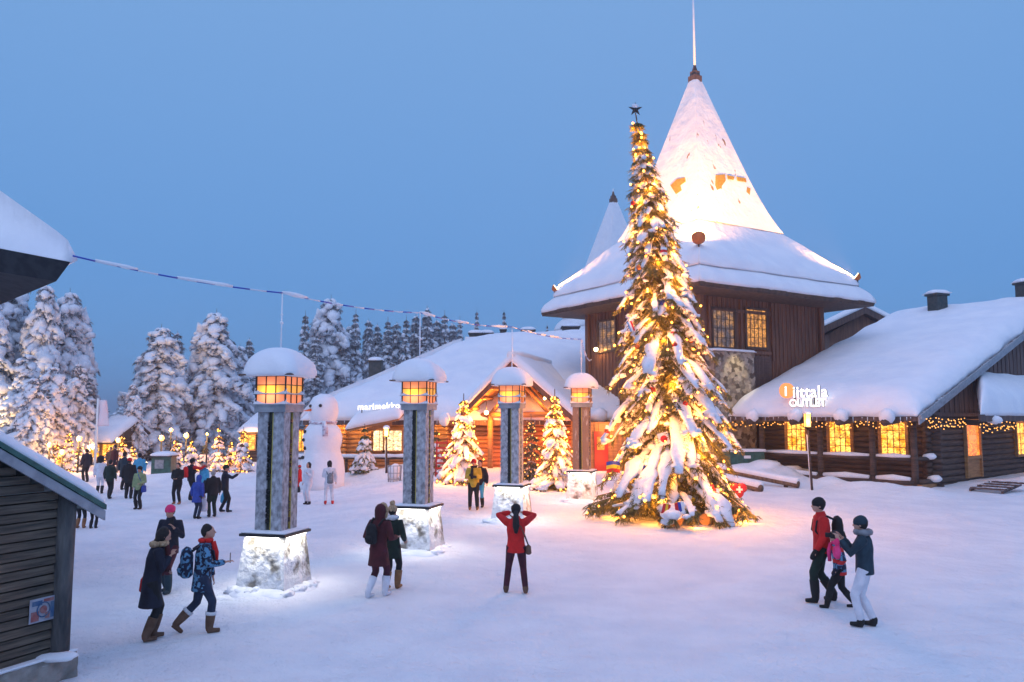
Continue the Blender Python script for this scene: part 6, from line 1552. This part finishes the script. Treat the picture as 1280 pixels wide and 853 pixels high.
person('visitor in light blue jacket half hidden behind the royal blue coat', 254, 626, 1.62, 150, 'cloth_sky', 'cloth_navy', 'rubber', hair='hair_grey', coat=.8, group=G2)
G3 = 'visitors strolling beyond the hut roof'
person('visitor walking away in dark green jacket', 136, 624, 1.68, -8, 'cloth_green', 'cloth_black', 'rubber', coat=.78, lf=(-.1, .12, .09), rf=(.1, -.14, .1), group=G3)
person('visitor in pale grey snowsuit with bushy black hair', 124, 618, 1.66, 10, 'cloth_white', 'cloth_white', 'rubber', hairstyle='big', coat=.8, group=G3)
P = person('visitor in olive jacket with blue bag facing the viewer', 173, 637, 1.66, 172, 'cloth_olive', 'cloth_black', 'rubber', hat='cloth_black', coat=.78, lh=(-.1, .2, 1.05), rh=(.26, .04, .86), group=G3)
shoulder_bag(P, 'blue bag held in front of the olive jacket', -.2, .84, 'cloth_blue', .14)
person('visitor in black with a bright red hat', 160, 624, 1.74, 8, 'cloth_black', 'cloth_black', 'rubber', hat='cloth_red', coat=.68, group=G3, bulk=1.15)
person('tall visitor in mid-blue coat seen from behind', 154, 613, 1.78, -4, 'cloth_teal', 'cloth_navy', 'rubber', hat='cloth_black', coat=.6, group=G3)
person('visitor in bright blue jacket half behind the olive one', 173, 612, 1.70, 30, 'cloth_sky', 'cloth_black', 'rubber', hat='cloth_navy', coat=.78, group=G3)
person('visitor in navy by the far shrubs above the hut roof', 107, 603, 1.70, 60, 'cloth_navy', 'cloth_black', 'rubber', coat=.8, group=G3)
person('distant visitor in brown coat beyond the green jacket', 137, 594, 1.62, 180, 'cloth_brown', 'cloth_brown', 'rubber', coat=.6, group=G3)
person('distant visitor in dark brown next to the one in brown', 142, 595, 1.66, 150, 'cloth_maroon', 'cloth_black', 'rubber', coat=.6, group=G3)
person('visitor behind the hut eave, only tan boots and dark legs showing', 100, 661, 1.45, 0, 'cloth_black', 'cloth_black', 'leather_tan', coat=.8, lf=(-.13, 0, .09), rf=(.13, 0, .09), group=G3)
person('visitor behind the hut eave, only black boots and legs showing', 116, 661, 1.22, 0, 'cloth_navy', 'cloth_black', 'rubber', coat=.8, lf=(-.12, 0, .09), rf=(.12, 0, .09), group=G3)
G4 = 'visitors at the foot of the giant snowman'
person('visitor in white snowsuit facing the viewer before the snowman', 385, 631, 1.66, 150, 'cloth_white', 'cloth_white', 'rubber', hairstyle='bob', coat=.8, lh=(-.12, .22, 1.3), group=G4, bootc=.08)
P = person('visitor in white snowsuit and red shoes seen from behind by the snowman', 411, 631, 1.66, 20, 'cloth_white', 'cloth_white', 'cloth_red', hairstyle='bob', coat=.8, lh=(-.1, .26, 1.2), lf=(-.14, 0, .09), rf=(.14, -.05, .09), group=G4, bootc=.06)
backpack(P, 'grey rucksack on the visitor in red shoes', 'cloth_grey', 'cloth_grey', .8, 1.05)
person('small figure in red snowsuit at the left of the snowman', 374, 616, 1.25, 90, 'cloth_red', 'cloth_red', 'rubber', hat='cloth_red', coat=.7, group=G4)

# ------------------------------------------------------------------ frosty evening air
def haze(dens):
    s = MB(); s.ob((-1700, -1700, -3), (3400, 0, 0), (0, 3400, 0), (0, 0, 38)); o = s.build('haze', [], None)
    m = bpy.data.materials.new('haze'); m.use_nodes = True; n = m.node_tree.nodes; n.clear()
    ou = n.new('ShaderNodeOutputMaterial'); pv = n.new('ShaderNodeVolumePrincipled'); pv.inputs['Color'].default_value = (.88, .91, 1, 1); pv.inputs['Density'].default_value = dens; pv.inputs['Anisotropy'].default_value = .35
    m.node_tree.links.new(pv.outputs[0], ou.inputs['Volume']); o.data.materials.append(m); m.cycles.homogeneous_volume = True if hasattr(m.cycles, 'homogeneous_volume') else None
    tag(o, 'thin frosty air over the whole square', None, None, 'stuff'); o['label'] = 'thin frosty air over the whole square'
haze(.0012)

# icicles under the snow lips
mat('ice', (.75, .82, .9), .15)
def icicles(parent, a, b_, n, seed, lmax=.35):
    rnd = random.Random(seed)
    for k in range(n):
        p = a + (b_ - a) * ((k + rnd.random()) / n); L = rnd.uniform(.08, lmax) * rnd.random() ** .5
        s = MB(); s.tube([p, p - Z * L * .5, p - Z * L], [.022, .014, .002], 5); s.build('icicle', 'ice', parent)
icicles(SH, SP(-8.8, -.24, ev - .1), SP(.3, -.24, ev - .1), 34, 1)
icicles(LH, eL + V((.2, -.06, -.04)), eR + V((-.2, -.06, -.04)), 36, 2)
